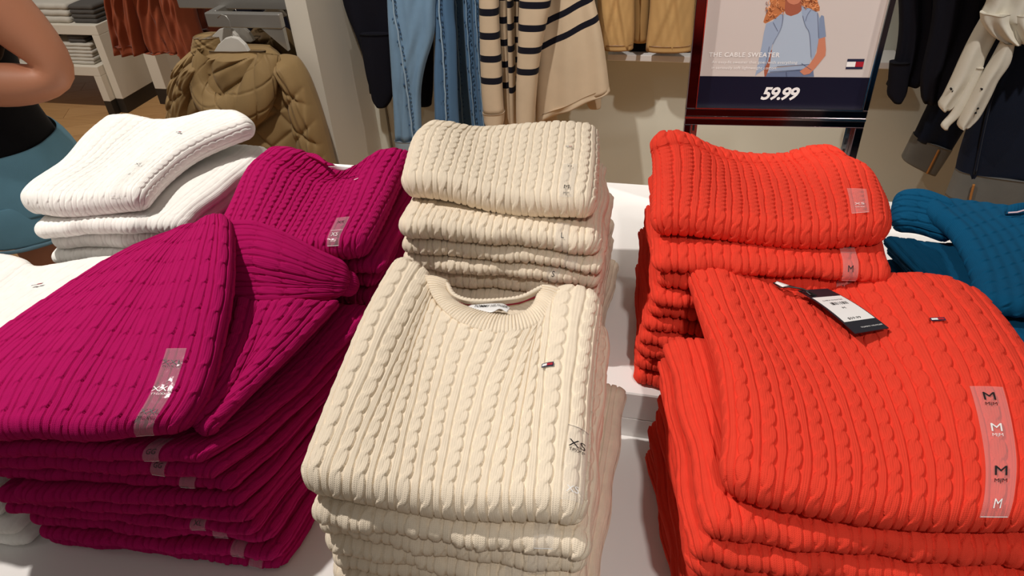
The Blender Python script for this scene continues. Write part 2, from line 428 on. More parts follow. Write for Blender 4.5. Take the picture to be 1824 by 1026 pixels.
# boards near the view are pieces of their own; they run to the upper left of the picture
ang = math.radians(28)
for i in range(42):
    for j in range(7):
        q = MB(); bw, bl = .16, 1.35
        R_ = Matrix.Translation((-2.9, 2.6, 0)) @ Matrix.Rotation(ang, 4, 'Z')
        x0 = (j-3.6)*bl+(i % 3)*.45; y0 = (i-24)*bw
        q.box((x0+.001, y0+.001, -.004), (x0+bl-.001, y0+bw-.001, 0.0), M=R_)
        b_ = q.build('floor_board', M_FLOOR, floor)
M_WALL = mat('wall_paint', srgb(206, 206, 192), .75); noise_vary(M_WALL, srgb(206, 206, 192), .03, 3)
struct_box('wall_back', (-1.50, 2.92, 0), (3.0, 3.05, 2.7), M_WALL)
M_POST = mat('fixture_white', srgb(214, 208, 194), .5)
struct_box('wall_side', (-1.50, 2.50, 0), (-1.415, 2.919, 2.7), M_POST)
struct_box('wall_left', (-6.1, 7.9, 0), (3, 8.0, 2.7), M_WALL)
# wall panel joints
M_JOINT = mat('joint_dark', srgb(40, 38, 36), .7)
for i, x in enumerate((aty(697, 250, 2.92)[0], aty(988, 230, 2.92)[0])):
    struct_box('trim_%d' % (i+1), (x-.004, 2.914, 0), (x+.004, 2.9215, 2.7), M_JOINT if i else mat('joint_grey', srgb(120, 114, 102), .7))

# display tables
def display_table(name, a, b, label):
    root = empty(name, ((a[0]+b[0])/2, (a[1]+b[1])/2, 0))
    z = b[2]; q = MB(); q.box((a[0], a[1], z-.06), (b[0], b[1], z), bev=.003); q.build('table_top', M_TABLE, root)
    for x0, x1 in ((a[0]+.0, a[0]+.05), (b[0]-.05, b[0])):
        q = MB(); q.box((x0, a[1]+.0, 0.0), (x1, b[1], z-.06), bev=.002); q.build('side_panel', M_TABLE, root)
    q = MB(); q.box((a[0]+.0505, a[1]+.0, .0), (b[0]-.0505, a[1]+.02, z-.0605)); q.build('front_panel', M_TABLE, root)
    tag(root, label, 'table'); rebase(root, root.location)
    return root
display_table('display_table', (-1.30, .868, 0), (1.25, 1.584, .80), 'white raised back display table carrying the five rear sweater stacks')
display_table('display_table', (-1.36, .405, 0), (1.25, .867, .70), 'lower white front display table under the near magenta, cream and orange stacks')

# ------------------------------------------------------------------ the sweater stacks
def marks_band(txt, dark=True, tt=(-.95, .5), pos=-.35, size=.0105, ln=True):
    return (tt[0], tt[1], [(txt, pos, size, dark)] if txt else [], ln)
def mk(frac, txt='', dark=True, t0=-.95, t1=.45, pos=-.45, size=.0105, ln=True):
    return [(frac, t0, t1, [(txt, pos, size, dark)] if txt else [], ln)]

# --- cream, front middle
T = .042
F_ = px_line([(535, 868), (600, 882), (700, 893), (790, 903), (880, 914), (965, 922), (1041, 928)], 1.0)
R_ = px_line([(1041, 928), (1048, 830), (1058, 700), (1070, 600), (1077, 548)], 1.0)
B_ = px_line([(703, 468, 1.012), (732, 474, 1.015), (757, 490, 1.01), (772, 530, 1.0), (806, 566, 1.0), (862, 588, 1.0), (920, 590, 1.0), (968, 570, 1.0), (992, 530, 1.005), (1030, 520, 1.01), (1077, 548, 1.0)], 1.0)
L_ = px_line([(535, 868), (562, 790), (600, 690), (648, 575), (703, 468, 1.012)], 1.0)
sh = Sheet(F_, R_, B_, L_, T, bump=lambda u, v: .006*gauss(u, v, .1, .8, .12, .3)+.004*gauss(u, v, .9, .85, .1, .2)-.004*gauss(u, v, .45, .7, .2, .3)+.003*np.sin(u*9+v*3), W=.335, Ln=.385,
           hk=dict(p=.0268, P=.0275, H=.0031, rng=1.3))
G = 'top sweaters of the stacks'
r = top_sweater(sh, 'cable_knit_sweater', M_BE, .00085, .00095, 'cream crew-neck cable sweater, neck open, topmost on the near middle stack', G, .98)
emblem(sh, r, .262, .185, .0135, .0075)
sticker(sh, r, .297, -.012, .088, .023, marks=[('XS', .060, .0150, True), ('TP/XP', .051, .0062, True), ('XS', -.002, .010, False)], line=False)
patch(sh, 'sticker_edge', .286, .308, .0855, .0861, M_BLACK, r, extra=STK_OFF+.0004, n=(5, 2))
# collar: strips lofted between two curves
def loft(name, c1, c2, m, parent, nu=240, nv=12, rib=.006, H=.0014, bulge=.004, thick=.004, roll=0.0):
    a, b = cm_curve(c1), cm_curve(c2); u = np.linspace(0, 1, nu); v = np.linspace(0, 1, nv)
    UU, VV = np.meshgrid(u, v); A = a(UU); Bc = b(UU); P = A*(1-VV[..., None])+Bc*VV[..., None]
    Tu = np.gradient(P, axis=1); Tv = np.gradient(P, axis=0); Nn = np.cross(Tu, Tv); Nn /= np.linalg.norm(Nn, axis=-1, keepdims=True)+1e-12
    if Nn[..., 2].mean() < 0: Nn = -Nn
    h = bulge*np.sin(np.pi*VV)+(H*np.sqrt(np.abs(np.cos(np.pi*UU*a.length/rib))) if rib else 0)
    top = (P+Nn*h[..., None]).reshape(-1, 3); bot = (P-Nn*thick).reshape(-1, 3)
    i = np.arange(nu*nv).reshape(nv, nu); q = lambda i: np.stack([i[:-1, :-1], i[:-1, 1:], i[1:, 1:], i[1:, :-1]], -1).reshape(-1, 4)
    f = q(i); fb = q(i)[:, ::-1]+nu*nv; n = nu*nv; ed = []
    rim = list(i[0, :])+list(i[1:, -1])+list(i[-1, ::-1][1:])+list(i[::-1, 0][1:])
    for k in range(len(rim)-1): ed.append([rim[k], rim[k]+n, rim[k+1]+n, rim[k+1]])
    uv = np.stack([UU.ravel()*a.length, VV.ravel()*.02], -1)
    return mesh_obj(name, np.vstack([top, bot]), np.vstack([f, fb, np.array(ed)]), m, parent, uvs=np.vstack([uv, uv]))
# front collar
outer = px_line([(757, 492, 1.028), (772, 530, 1.022), (806, 566, 1.022), (862, 590, 1.022), (920, 592, 1.022), (968, 570, 1.022), (990, 532, 1.024), (1000, 516, 1.028)], 1.02)
inner = px_line([(798, 500, 1.030), (797, 518, 1.024), (818, 540, 1.022), (862, 556, 1.022), (912, 562, 1.022), (944, 548, 1.022), (958, 522, 1.024), (966, 507, 1.031)], 1.02)
loft('front_collar', outer, inner, M_BE, r, rib=.0056, H=.0024, nu=700)
in2 = px_line([(790, 520, 1.012), (812, 548, 1.006), (862, 566, 1.002), (915, 570, 1.002), (950, 550, 1.006), (968, 520, 1.012)], 1.0)
tp1 = px_line([(788, 522, 1.012), (815, 538, 1.012), (845, 545, 1.012), (890, 545, 1.012), (925, 540, 1.012), (957, 528, 1.014)], 1.0)
bk0 = px_line([(788, 521, 1.0125), (815, 537, 1.0125), (845, 544, 1.0125), (890, 544, 1.0125), (925, 539, 1.0125), (957, 527, 1.0145)], 1.0)
bk1 = px_line([(799, 503, 1.030), (810, 523, 1.026), (840, 533, 1.026), (890, 532, 1.026), (930, 526, 1.028), (964, 509, 1.031)], 1.0)
loft('back_panel', in2, tp1, M_BE, r, rib=.009, H=.0012, bulge=.0, thick=.002)
loft('back_collar', bk0, bk1, M_BE, r, rib=.0056, H=.002, bulge=.002, nu=500)
q = MB(); q.tube([p+(CAM-p)/np.linalg.norm(CAM-p)*.0075 for p in tp1], .0013, 6); tag(q.build('neck_tape', mat('crimson_tape', srgb(150, 18, 45), .8), r), 'crimson neck tape')
lab_a = px_line([(826, 549, 1.016), (845, 553, 1.018), (872, 559, 1.021)], 1.0); lab_b = px_line([(852, 540, 1.018), (880, 540, 1.021), (908, 546, 1.022)], 1.0)
lab = loft('neck_label', px_line([(825, 550, 1.019), (850, 552, 1.0215), (875, 556, 1.026), (890, 550, 1.027), (903, 556, 1.025)], 1), px_line([(840, 543, 1.020), (862, 541, 1.0215), (885, 540, 1.024), (897, 541, 1.026), (909, 548, 1.024)], 1), M_WPRINT, r, rib=0, bulge=.0004, thick=.0005, nu=40, nv=6)
vs, fs = text_mesh('TOMMY HILFIGER', .0056, bold=.00005)
A = cm_curve(px_line([(843, 546, 1.0225), (870, 546, 1.0255), (885, 544, 1.0285), (903, 548, 1.0275)], 1)); B2 = cm_curve(px_line([(846, 542, 1.0225), (872, 542, 1.0255), (888, 541, 1.0285), (906, 545, 1.0275)], 1))
uu = (vs[:, 0]-vs[:, 0].min())/np.ptp(vs[:, 0]); vv = (vs[:, 1]-vs[:, 1].min())/np.ptp(vs[:, 1])
mesh_obj('lettering', A(uu)*(1-vv[:, None])+B2(uu)*vv[:, None]+np.array([0, 0, -.0008]), fs, M_BLACK, lab, smooth=False)
close_root(r, sh, .979)
lower_layers('cable_knit_sweater', 'cream', 'of the near middle stack', M_BE, [(-.378, .442), (-.066, .452), (-.098, .84), (-.405, .84)], [(-.392, .452), (-.076, .462), (-.082, .845), (-.40, .845)],
             .979, .70, 8, 5, .0012, .0016, jit=.006, solid_top=1, jitters={5: [(0, 0), (.012, 0), (.02, 0), (0, 0)]}, hk=dict(p=.026, P=.03, H=.0031),
             marks={1: [(.90, -.6, 1.0, [('S', .75, .010, True)], True)], 2: mk(.88, '', ln=True), 3: mk(.80, '', ln=True), 4: mk(.86, 'S', True)})

# --- orange, front right
F_ = px_line([(1285, 866), (1345, 890), (1450, 908), (1560, 922), (1680, 932), (1800, 936), (1892, 932)], .995)
R_ = px_line([(1892, 932), (1896, 850), (1862, 740), (1805, 640), (1742, 562)], .995)
B_ = px_line([(1200, 438, 1.015), (1258, 462, 1.015), (1320, 498, 1.005), (1380, 524, .998), (1440, 535, .992), (1496, 522, .998), (1560, 505, 1.012), (1650, 508, 1.015), (1705, 530, 1.01), (1742, 562, .995)], 1.0)
L_ = px_line([(1285, 866), (1290, 780), (1275, 660), (1236, 550), (1200, 438, 1.015)], .995)
sh = Sheet(F_, R_, B_, L_, .046, bump=lambda u, v: .010*gauss(u, v, .08, .85, .12, .3)+.010*gauss(u, v, .85, .8, .2, .3)+.008*gauss(u, v, .8, .4, .3, .3)-.006*gauss(u, v, .45, .95, .18, .2)+.003*np.sin(u*7+v*5), W=.375, Ln=.42,
           hk=dict(p=.0272, P=.0275, H=.0033, rng=4.1))
OR_TOP = sh
r = top_sweater(sh, 'cable_knit_sweater', M_OR, .0009, .001, 'orange cable sweater with flag emblem and M sticker, topmost on the near right stack', G, .97)
emblem(sh, r, .258, .272, .0135, .0065)
sticker(sh, r, .272, -.022, .150, .030, marks=[('M', .134, .017, True), ('M|M', .123, .0065, True), ('M', .089, .016, False), ('M|M', .079, .006, False), ('M', .030, .019, True), ('M|M', .017, .0075, True), ('M', -.010, .012, False)])
nk1 = px_line([(1378, 515, 1.018), (1410, 528, 1.012), (1440, 536, 1.010), (1475, 527, 1.012), (1505, 512, 1.02)], 1.0)
nk2 = px_line([(1374, 502, 1.004), (1408, 512, 1.000), (1440, 517, .998), (1470, 514, 1.000), (1498, 508, 1.004)], 1.0)
loft('back_collar', nk1, nk2, M_OR, r, rib=.0052, H=.0012, bulge=.002, nu=160)
close_root(r, sh, .972)
lower_layers('cable_knit_sweater', 'orange', 'of the near right stack', M_OR, [(.058, .497), (.400, .535), (.405, .845), (-.004, .825)], [(.048, .520), (.41, .53), (.41, .845), (-.020, .822)],
             .972, .70, 8, 11, .0013, .0015, jit=.007, hk=dict(p=.027, P=.03, H=.0032), marks={5: [(.86, -.9, .3, [], True)], 3: [(.9, -.9, .3, [], True)]})

# --- magenta, front left: the top one twisted into a ridge with its sleeve hanging to the right
F_ = px_line([(-150, 780), (-60, 782), (0, 778), (90, 776), (180, 776), (262, 770), (332, 764)], .965)
R_ = px_line([(332, 764, .965), (372, 700, .985), (398, 610, 1.008), (414, 520, 1.035), (410, 440, 1.060), (402, 394, 1.070)], .98)
B_ = px_line([(300, 438, 1.015), (330, 424, 1.030), (362, 408, 1.050), (402, 394, 1.070)], .98)
L_ = px_line([(-150, 780, .965), (-100, 690, .965), (0, 602, .965), (100, 534, .973), (200, 478, .992), (300, 438, 1.015)], .98)
sh = Sheet(F_, R_, B_, L_, .036, bump=lambda u, v: .012*gauss(u, v, .85, .6, .15, .5)+.006*gauss(u, v, .45, .4, .1, .5)-.004*gauss(u, v, .62, .5, .1, .6)+.003*np.sin(v*8+u*3), W=.36, Ln=.50,
           hk=dict(p=.0255, P=.055, H=.0033, rng=2.2, k=.28, twist=1.0))
MG_TOP = sh
r = top_sweater(sh, 'cable_knit_sweater', M_MG, .00095, .0011, 'magenta sweater with XXL sticker and twisted ridge, topmost on the near left stack', G, .95)
sticker(sh, r, .297, -.028, .125, .024, marks=[('XXL', .096, .0125, True), ('TTG/XXG', .088, .005, True), ('XXL', .045, .0125, False), ('TTG/XXG', .036, .005, False), ('XXL', .004, .0125, True), ('TTG/XXG', -.005, .005, True)], line=True)
# sleeve: cables run to the right
sl = Sheet(px_line([(396, 400, 1.062), (404, 430, 1.050), (408, 480, 1.025), (412, 550, .990)], 1),
           px_line([(412, 550, .990), (470, 548, .985), (530, 540, .978), (606, 520, .972)], 1),
           px_line([(616, 480, .995), (618, 494, .988), (614, 508, .980), (606, 520, .972)], 1),
           px_line([(396, 400, 1.062), (452, 400, 1.055), (512, 424, 1.040), (565, 454, 1.020), (616, 480, .995)], 1), .026,
           bump=lambda u, v: .010*gauss(u, v, .45, .35, .25, .4)-.005*gauss(u, v, .7, .5, .12, .4), W=.15, Ln=.25, hk=dict(p=.023, P=.055, H=.0031, rng=.4, k=.28))
v_, f_, uv_ = sl.mesh(.0012, .0013); mesh_obj('sleeve', v_, f_, M_MG, r, uvs=uv_)
cf = Sheet(px_line([(602, 482, .992), (606, 500, .982), (602, 520, .970)], 1), px_line([(602, 520, .970), (630, 522, .962)], 1), px_line([(636, 494, .980), (637, 508, .972), (630, 522, .962)], 1), px_line([(602, 482, .992), (636, 494, .980)], 1), .022, height=rib_height, hk=dict(p=.0055, H=.0018), W=.06, Ln=.034)
v_, f_, uv_ = cf.mesh(.0009, .002); mesh_obj('cuff', v_, f_, M_MG, r, uvs=uv_)
sf = Sheet(px_line([(345, 750, .955), (366, 768, .950)], 1), px_line([(366, 768, .950), (440, 700, .952), (525, 622, .958), (608, 540, .962)], 1), px_line([(414, 535, 1.005), (500, 545, .985), (608, 540, .962)], 1), px_line([(345, 750, .955), (376, 702, .965), (402, 612, .985), (414, 535, 1.005)], 1), .020,
           W=.12, Ln=.36, bump=lambda u, v: .010*np.sin(np.pi*u)*np.sin(7*u+4*v)*.6, hk=dict(p=.0255, P=.045, H=.0032, rng=3.4, k=.4))
v_, f_, uv_ = sf.mesh(.0014, .0016); mesh_obj('folded_side', v_, f_, M_MG, r, uvs=uv_)
close_root(r, sh, .942)
lower_layers('cable_knit_sweater', 'magenta', 'of the near left stack', M_MG, [(-.965, .455), (-.570, .515), (-.488, .85), (-.84, .85)], [(-.895, .470), (-.512, .505), (-.500, .84), (-.86, .845)],
             .945, .70, 9, 21, .0012, .0015, jit=.006, wav=.003, hk=dict(p=.0255, P=.034, H=.0032),
             sag=.030, solid_top=2,
             marks={1: mk(.84, 'GG', True, size=.009), 2: mk(.82, 'GG', True, size=.009), 3: mk(.88, 'GG', False, t1=.9, pos=.6, size=.009), 5: [(.10, .0, .8, [], True)], 6: mk(.82, 'XL', True, size=.009), 7: mk(.84, ''), 8: mk(.88, ''), 9: [(.93, -.9, .9, [('XL', .5, .011, False)], False)]},
             jitters={1: [(.01, 0), (-.015, .0), (0, 0), (0, 0)], 2: [(0, 0), (-.008, 0), (0, 0), (0, 0)], 4: [(.05, 0), (.0, 0), (0, 0), (0, 0)]})

# --- cream, back middle
F_ = px_line([(717, 333), (760, 338), (808, 344), (885, 358), (985, 370), (1060, 376)], 1.083)
R_ = px_line([(1060, 376), (1064, 330), (1066, 280), (1064, 236, 1.09)], 1.083)
B_ = px_line([(757, 238, 1.095), (790, 232, 1.1), (845, 238, 1.09), (900, 236, 1.09), (960, 236, 1.09), (1010, 234, 1.092), (1064, 236, 1.09)], 1.083)
L_ = px_line([(717, 333), (727, 298), (740, 262), (757, 238, 1.095)], 1.083)
sh = Sheet(F_, R_, B_, L_, .046, bump=lambda u, v: .004*np.sin(u*8+v*2)+.006*gauss(u, v, .2, .7, .2, .3), W=.335, Ln=.335, hk=dict(p=.0262, P=.034, H=.0024, rng=3.1))
r = top_sweater(sh, 'cable_knit_sweater', M_BE, .0011, .0012, 'cream cable sweater with M sticker, topmost on the far middle stack', G, 1.06)
sticker(sh, r, .268, -.018, .090, .022, marks=[('M', .078, .009, True), ('M', -.002, .0125, True), ('M|M', -.013, .005, True)], line=False)
emblem(sh, r, .262, .170, .010, .003)
close_root(r, sh, 1.06)
lower_layers('cable_knit_sweater', 'cream', 'of the far middle stack', M_BE, [(-.437, .925), (-.112, .918), (-.150, 1.205), (-.475, 1.18)], [(-.46, .925), (-.128, .93), (-.118, 1.215), (-.47, 1.19)],
             1.059, .80, 8, 33, .0013, .0017, jit=.006, wav=.006, hk=dict(p=.0245, P=.03, H=.0032),
             marks={1: mk(.86, 'L', True, pos=-.3, size=.011, ln=False), 2: mk(.88, 'S', False, pos=.2, size=.011, ln=False), 3: mk(.82, 'S', True, pos=-.5, size=.011, ln=False), 5: mk(.87, 'S', True, pos=-.3, size=.011, ln=False)})

# --- orange, back right
F_ = px_line([(1163, 400), (1240, 404), (1330, 412), (1420, 422), (1500, 424), (1582, 414)], 1.075)
R_ = px_line([(1582, 414), (1572, 370), (1552, 330), (1524, 296, 1.09)], 1.075)
B_ = px_line([(1163, 262, 1.10), (1185, 250, 1.115), (1222, 250, 1.115), (1262, 266, 1.10), (1320, 280, 1.085), (1390, 284, 1.08), (1440, 272, 1.095), (1485, 272, 1.10), (1524, 296, 1.09)], 1.075)
L_ = px_line([(1163, 400), (1168, 350), (1169, 300), (1163, 262, 1.10)], 1.075)
sh = Sheet(F_, R_, B_, L_, .044, bump=lambda u, v: .010*gauss(u, v, .08, .85, .14, .3)-.006*gauss(u, v, .45, .9, .2, .3)+.006*gauss(u, v, .8, .75, .15, .2)+.002*np.sin(9*u+v*4), W=.36, Ln=.34, hk=dict(p=.0262, P=.019, H=.0033, rng=5.5))
r = top_sweater(sh, 'cable_knit_sweater', M_OR, .0011, .0012, 'orange cable sweater with XS sticker, topmost on the far right stack', G, 1.05)
sticker(sh, r, .286, .004, .108, .026, marks=[('XS', .040, .0125, False), ('TP/XP', .027, .0055, False)])
close_root(r, sh, 1.053)
lower_layers('cable_knit_sweater', 'orange', 'of the far right stack', M_OR, [(-.028, .902), (.298, .915), (.285, 1.17), (-.060, 1.18)], [(-.048, .886), (.285, .905), (.28, 1.17), (-.075, 1.185)],
             1.053, .80, 9, 41, .0013, .0017, jit=.007, wav=.005, hk=dict(p=.0255, P=.03, H=.0031),
             marks={1: mk(.86, 'M', True, t1=.9, size=.011), 2: mk(.84, 'L', True, t1=.8, pos=-.6, size=.011)})

# --- magenta, back left
F_ = px_line([(385, 442), (440, 448), (500, 450), (560, 450), (606, 450), (650, 444)], 1.018)
R_ = px_line([(650, 444), (680, 390), (712, 330), (732, 282, 1.04)], 1.018)
B_ = px_line([(498, 276, 1.04), (530, 276, 1.052), (565, 288, 1.045), (600, 302, 1.035), (645, 298, 1.035), (690, 282, 1.05), (732, 282, 1.05)], 1.018)
L_ = px_line([(385, 442), (415, 380), (450, 318), (498, 276, 1.05)], 1.018)
sh = Sheet(F_, R_, B_, L_, .040, bump=lambda u, v: .008*gauss(u, v, .1, .8, .15, .3)+.008*gauss(u, v, .9, .8, .12, .3)+.002*np.sin(9*u), W=.345, Ln=.36, hk=dict(p=.0262, P=.022, H=.0035, rng=7.5))
r = top_sweater(sh, 'cable_knit_sweater', M_MG, .0011, .0012, 'magenta sweater with XS sticker, topmost on the far left magenta stack', G, 1.01)
sticker(sh, r, .262, -.020, .062, .026, marks=[('XS', .042, .012, True), ('XS', -.002, .012, False), ('TP/XP', -.013, .0045, False)])
patch(sh, 'sticker_edge', .250, .274, .011, .0122, M_WPRINT, r, extra=STK_OFF+.0003, n=(6, 2))
patch(sh, 'emblem', .250, .259, .228, .2305, M_WPRINT, r, extra=STK_OFF+.0003, n=(5, 3))
loft('neck_label', px_line([(584, 297, 1.058), (600, 303, 1.052), (612, 304, 1.052)], 1), px_line([(596, 296, 1.060), (610, 296, 1.060), (628, 297, 1.060)], 1), M_WPRINT, r, rib=0, bulge=.0005, thick=.0005, nu=16, nv=4)
nk1 = px_line([(545, 276, 1.068), (562, 282, 1.066), (578, 291, 1.064)], 1); nk2 = px_line([(548, 272, 1.070), (566, 276, 1.068), (582, 290, 1.064)], 1)
loft('back_collar', nk1, nk2, M_MG, r, rib=.005, H=.001, bulge=.001, nu=60)
close_root(r, sh, 1.01)
lower_layers('cable_knit_sweater', 'magenta', 'of the far left magenta stack', M_MG, [(-.79, .90), (-.480, .888), (-.512, 1.18), (-.83, 1.16)], [(-.79, .90), (-.470, .888), (-.505, 1.19), (-.82, 1.17)],
             .997, .80, 7, 55, .0016, .002, jit=.008, hk=dict(p=.0255, P=.03, H=.0032), marks={1: mk(.70, '', ln=True), 3: mk(.5, '', ln=True)})

# --- white, back left
F_ = px_line([(40, 366), (100, 372), (180, 366), (258, 362)], 1.055)
R_ = px_line([(258, 362), (300, 312), (345, 276, 1.07), (400, 250, 1.075), (456, 230, 1.08)], 1.06)
B_ = px_line([(190, 226, 1.07), (235, 218, 1.08), (290, 226, 1.07), (350, 222, 1.07), (395, 212, 1.08), (430, 212, 1.08), (456, 230, 1.08)], 1.06)
L_ = px_line([(40, 366), (62, 342), (118, 306), (155, 262, 1.06), (190, 226, 1.07)], 1.055)
sh = Sheet(F_, R_, B_, L_, .046, bump=lambda u, v: .006*gauss(u, v, .15, .8, .2, .3)+.003*np.sin(8*u+3*v), W=.27, Ln=.42, hk=dict(p=.0235, P=.024, H=.0016, rng=8.5))
r = top_sweater(sh, 'cable_knit_sweater', M_WH, .0012, .0013, 'white sweater with glossy XS sticker, topmost on the far left white stack', G, 1.018)
sticker(sh, r, .196, -.02, .115, .025, marks=[('XS', .090, .012, True), ('XS', .055, .011, False)])
emblem(sh, r, .190, .235, .012, .004)
close_root(r, sh, 1.032)
lower_layers('cable_knit_sweater', 'white', 'of the far left white stack', M_WH, [(-1.095, .852), (-.842, .905), (-.845, 1.235), (-1.20, 1.20)], [(-1.125, .885), (-.86, .90), (-.855, 1.225), (-1.20, 1.22)],
             1.033, .80, 8, 65, .0016, .002, jit=.007, wav=.006, hk=dict(p=.025, P=.03, H=.0013), marks={1: mk(.78, '', ln=True)})

# --- white, front left
F_ = [np.array(p) for p in [(-1.27, .47, .955), (-1.1, .465, .955), (-.965, .465, .955)]]
R_ = [np.array(p) for p in [(-.965, .465, .955), (-.955, .65, .955), (-.90, .85, .965)]]
B_ = px_line([(-100, 480, .965), (-40, 462, .965), (2, 456, .968), (42, 464, .965), (72, 482, .955), (120, 480, .955), (215, 466, .96)], 1)+[np.array((-.90, .85, .965))]
L_ = [np.array((-1.27, .47, .955)), np.array((-1.26, .66, .955)), np.array(B_[0])]
sh = Sheet(F_, R_, B_, L_, .036, bump=lambda u, v: .004*np.sin(7*u+3*v), W=.31, Ln=.38, hk=dict(p=.027, P=.04, H=.0012, rng=9.5))
r = top_sweater(sh, 'cable_knit_sweater', M_WH, .0014, .0016, 'white sweater with small emblem, topmost on the near left white stack', G, .93)
emblem(sh, r, .197, .272, .016, .0035)
close_root(r, sh, .937)
lower_layers('cable_knit_sweater', 'white', 'of the near left white stack', M_WH, [(-1.27, .48), (-.972, .48), (-.925, .83), (-1.22, .83)], [(-1.22, .455), (-.925, .45), (-.905, .83), (-1.22, .83)],
             .937, .70, 7, 75, .0025, .0025, jit=.006, hk=dict(p=.027, P=.04, H=.0012))

# --- blue, back far right
F_ = px_line([(1748, 548), (1800, 556), (1860, 560), (1960, 560), (2040, 560)], .965)
R_ = px_line([(2040, 560), (2010, 470), (1975, 390)], .965)
B_ = px_line([(1628, 352, .985), (1665, 360, .975), (1740, 370, .965), (1790, 378, .962), (1840, 380, .962), (1900, 380, .97), (1975, 390, .965)], 1)
L_ = px_line([(1748, 548, .965), (1736, 490, .965), (1700, 425, .97), (1660, 388, .98), (1628, 352, .985)], 1)
sh = Sheet(F_, R_, B_, L_, .036, bump=lambda u, v: .006*gauss(u, v, .3, .7, .3, .3)+.003*np.sin(7*u+3*v), W=.36, Ln=.36, height=knot_height, hk=dict())
r = top_sweater(sh, 'cable_knit_sweater', M_BL, .0014, .0016, 'petrol blue sweater topmost on the blue stack', G, .94)
sl = Sheet(px_line([(1604, 350, .98), (1594, 376, .965), (1597, 408, .95)], 1), px_line([(1597, 408, .95), (1635, 412, .95), (1685, 428, .95)], 1), px_line([(1690, 366, .982), (1692, 398, .965), (1685, 428, .95)], 1), px_line([(1604, 350, .98), (1645, 348, .99), (1690, 366, .982)], 1), .036, W=.09, Ln=.12,
           bump=lambda u, v: .006*np.sin(3.1*u), hk=dict(p=.026, P=.034, H=.0030, rng=1, k=.3))
v_, f_, uv_ = sl.mesh(.0012, .0014); mesh_obj('sleeve', v_, f_, M_BL, r, uvs=uv_)
loft('back_collar', px_line([(1792, 382, .985), (1808, 382, .985), (1824, 380, .985), (1870, 372, .985)], 1), px_line([(1796, 366, .995), (1812, 362, 1.0), (1830, 360, 1.0), (1870, 356, 1.0)], 1), M_BL, r, rib=.005, H=.001, bulge=.002, nu=80)
q = MB(); q.tube(px_line([(1796, 379, .992), (1812, 378, .993), (1826, 374, .994)], 1), .0014, 6); q.build('neck_tape', mat('pink_tape', srgb(220, 190, 200), .7), r)
close_root(r, sh, .945)
lower_layers('cable_knit_sweater', 'petrol blue', 'of the blue stack', M_BL, [(.432, .925), (.76, .93), (.72, 1.21), (.352, 1.205)], [(.50, .93), (.78, .93), (.74, 1.2), (.37, 1.2)],
             .944, .80, 6, 85, .002, .002, jit=.008, hk=dict(p=.03, P=.04, H=.0031))

# --- hang tag lying on the near orange sweater
tagroot = empty('hang_tag')
M_CARD = mat('black_card', srgb(30, 32, 42), .45)
ctr = [atz(1421, 518, 1.026), atz(1474, 515, 1.026), atz(1583, 585, 1.035), atz(1523, 595, 1.035)]   # UL UR LR LL
def on_tag(x, y, off=0.0):
    """x across 0..1, y from the string end 0..1"""
    a = ctr[0]*(1-x)+ctr[1]*x; b = ctr[3]*(1-x)+ctr[2]*x
    n = np.cross(ctr[1]-ctr[0], ctr[3]-ctr[0]); n /= np.linalg.norm(n); n = n if n[2] > 0 else -n
    bend = .004*math.sin(math.pi*y)
    return a*(1-y)+b*y+n*(off+bend)
def tag_patch(name, x0, x1, y0, y1, m, parent, off, th=0, n=10):
    vs = []; fs = []
    for k in range(n+1):
        y = y0+(y1-y0)*k/n
        for x in (x0, x1):
            vs.append(on_tag(x, y, off))
            vs.append(on_tag(x, y, off-max(th, .0002)))
    for k in range(n):
        a = k*4; b = a+4
        fs += [(a, a+2, b+2, b), (a+1, b+1, b+3, a+3), (a, b, b+1, a+1), (a+2, a+3, b+3, b+2)]
    fs += [(0, 1, 3, 2), (n*4, n*4+2, n*4+3, n*4+1)]
    return mesh_obj(name, vs, fs, m, parent, smooth=False)
tag_patch('card', 0, 1, .0, 1, M_CARD, tagroot, .001, .0012)
tag_patch('price_label', .04, .96, .24, .80, M_WPRINT, tagroot, .0015, .0003)
for k, x in enumerate([.30, .33, .36, .38, .42, .47, .54, .60, .66, .69, .73, .78]):
    tag_patch('barcode_bar', x, x+(.022 if k % 3 else .012), .40, .46, M_BLACK, tagroot, .0018)
def tag_text(txt, x, y, size, m):
    vs, fs = text_mesh(txt, size)
    ex = np.linalg.norm(ctr[1]-ctr[0]); ey = np.linalg.norm(ctr[3]-ctr[0])
    P = [on_tag(x+v[0]/ex, y-v[1]/ey, .0019) for v in vs]
    mesh_obj('lettering', P, fs, m, tagroot, smooth=False)
tag_text('M', .5, .54, .006, M_BLACK); tag_text('$59.99', .42, .755, .006, M_BLACK); tag_text('CABLE SWEATER', .5, .345, .0035, M_BLACK); tag_text('TOMMY HILFIGER', .62, .93, .0034, M_WPRINT)
q = MB()
q.tube(px_line([(1455, 527, 1.030), (1443, 525, 1.034), (1432, 516, 1.035), (1424, 520, 1.034)], 1), .0011, 6)
q.tube(px_line([(1455, 527, 1.030), (1440, 519, 1.036), (1428, 514, 1.037), (1405, 511, 1.034), (1390, 512, 1.030), (1378, 504, 1.028), (1385, 502, 1.029), (1400, 508, 1.032), (1428, 515, 1.036)], 1), .0012, 6)
q.build('string', M_BLACK, tagroot)
loft('paper_seal', px_line([(1380, 504, 1.032), (1394, 511, 1.034)], 1), px_line([(1384, 501, 1.034), (1406, 508, 1.035)], 1), M_WPRINT, tagroot, rib=0, bulge=0, thick=.0004, nu=6, nv=3)
tag(tagroot, 'black hang tag with a white barcode price label on the near orange sweater', 'price tag')
rebase(tagroot, tuple(on_tag(.5, .5, -.001)))

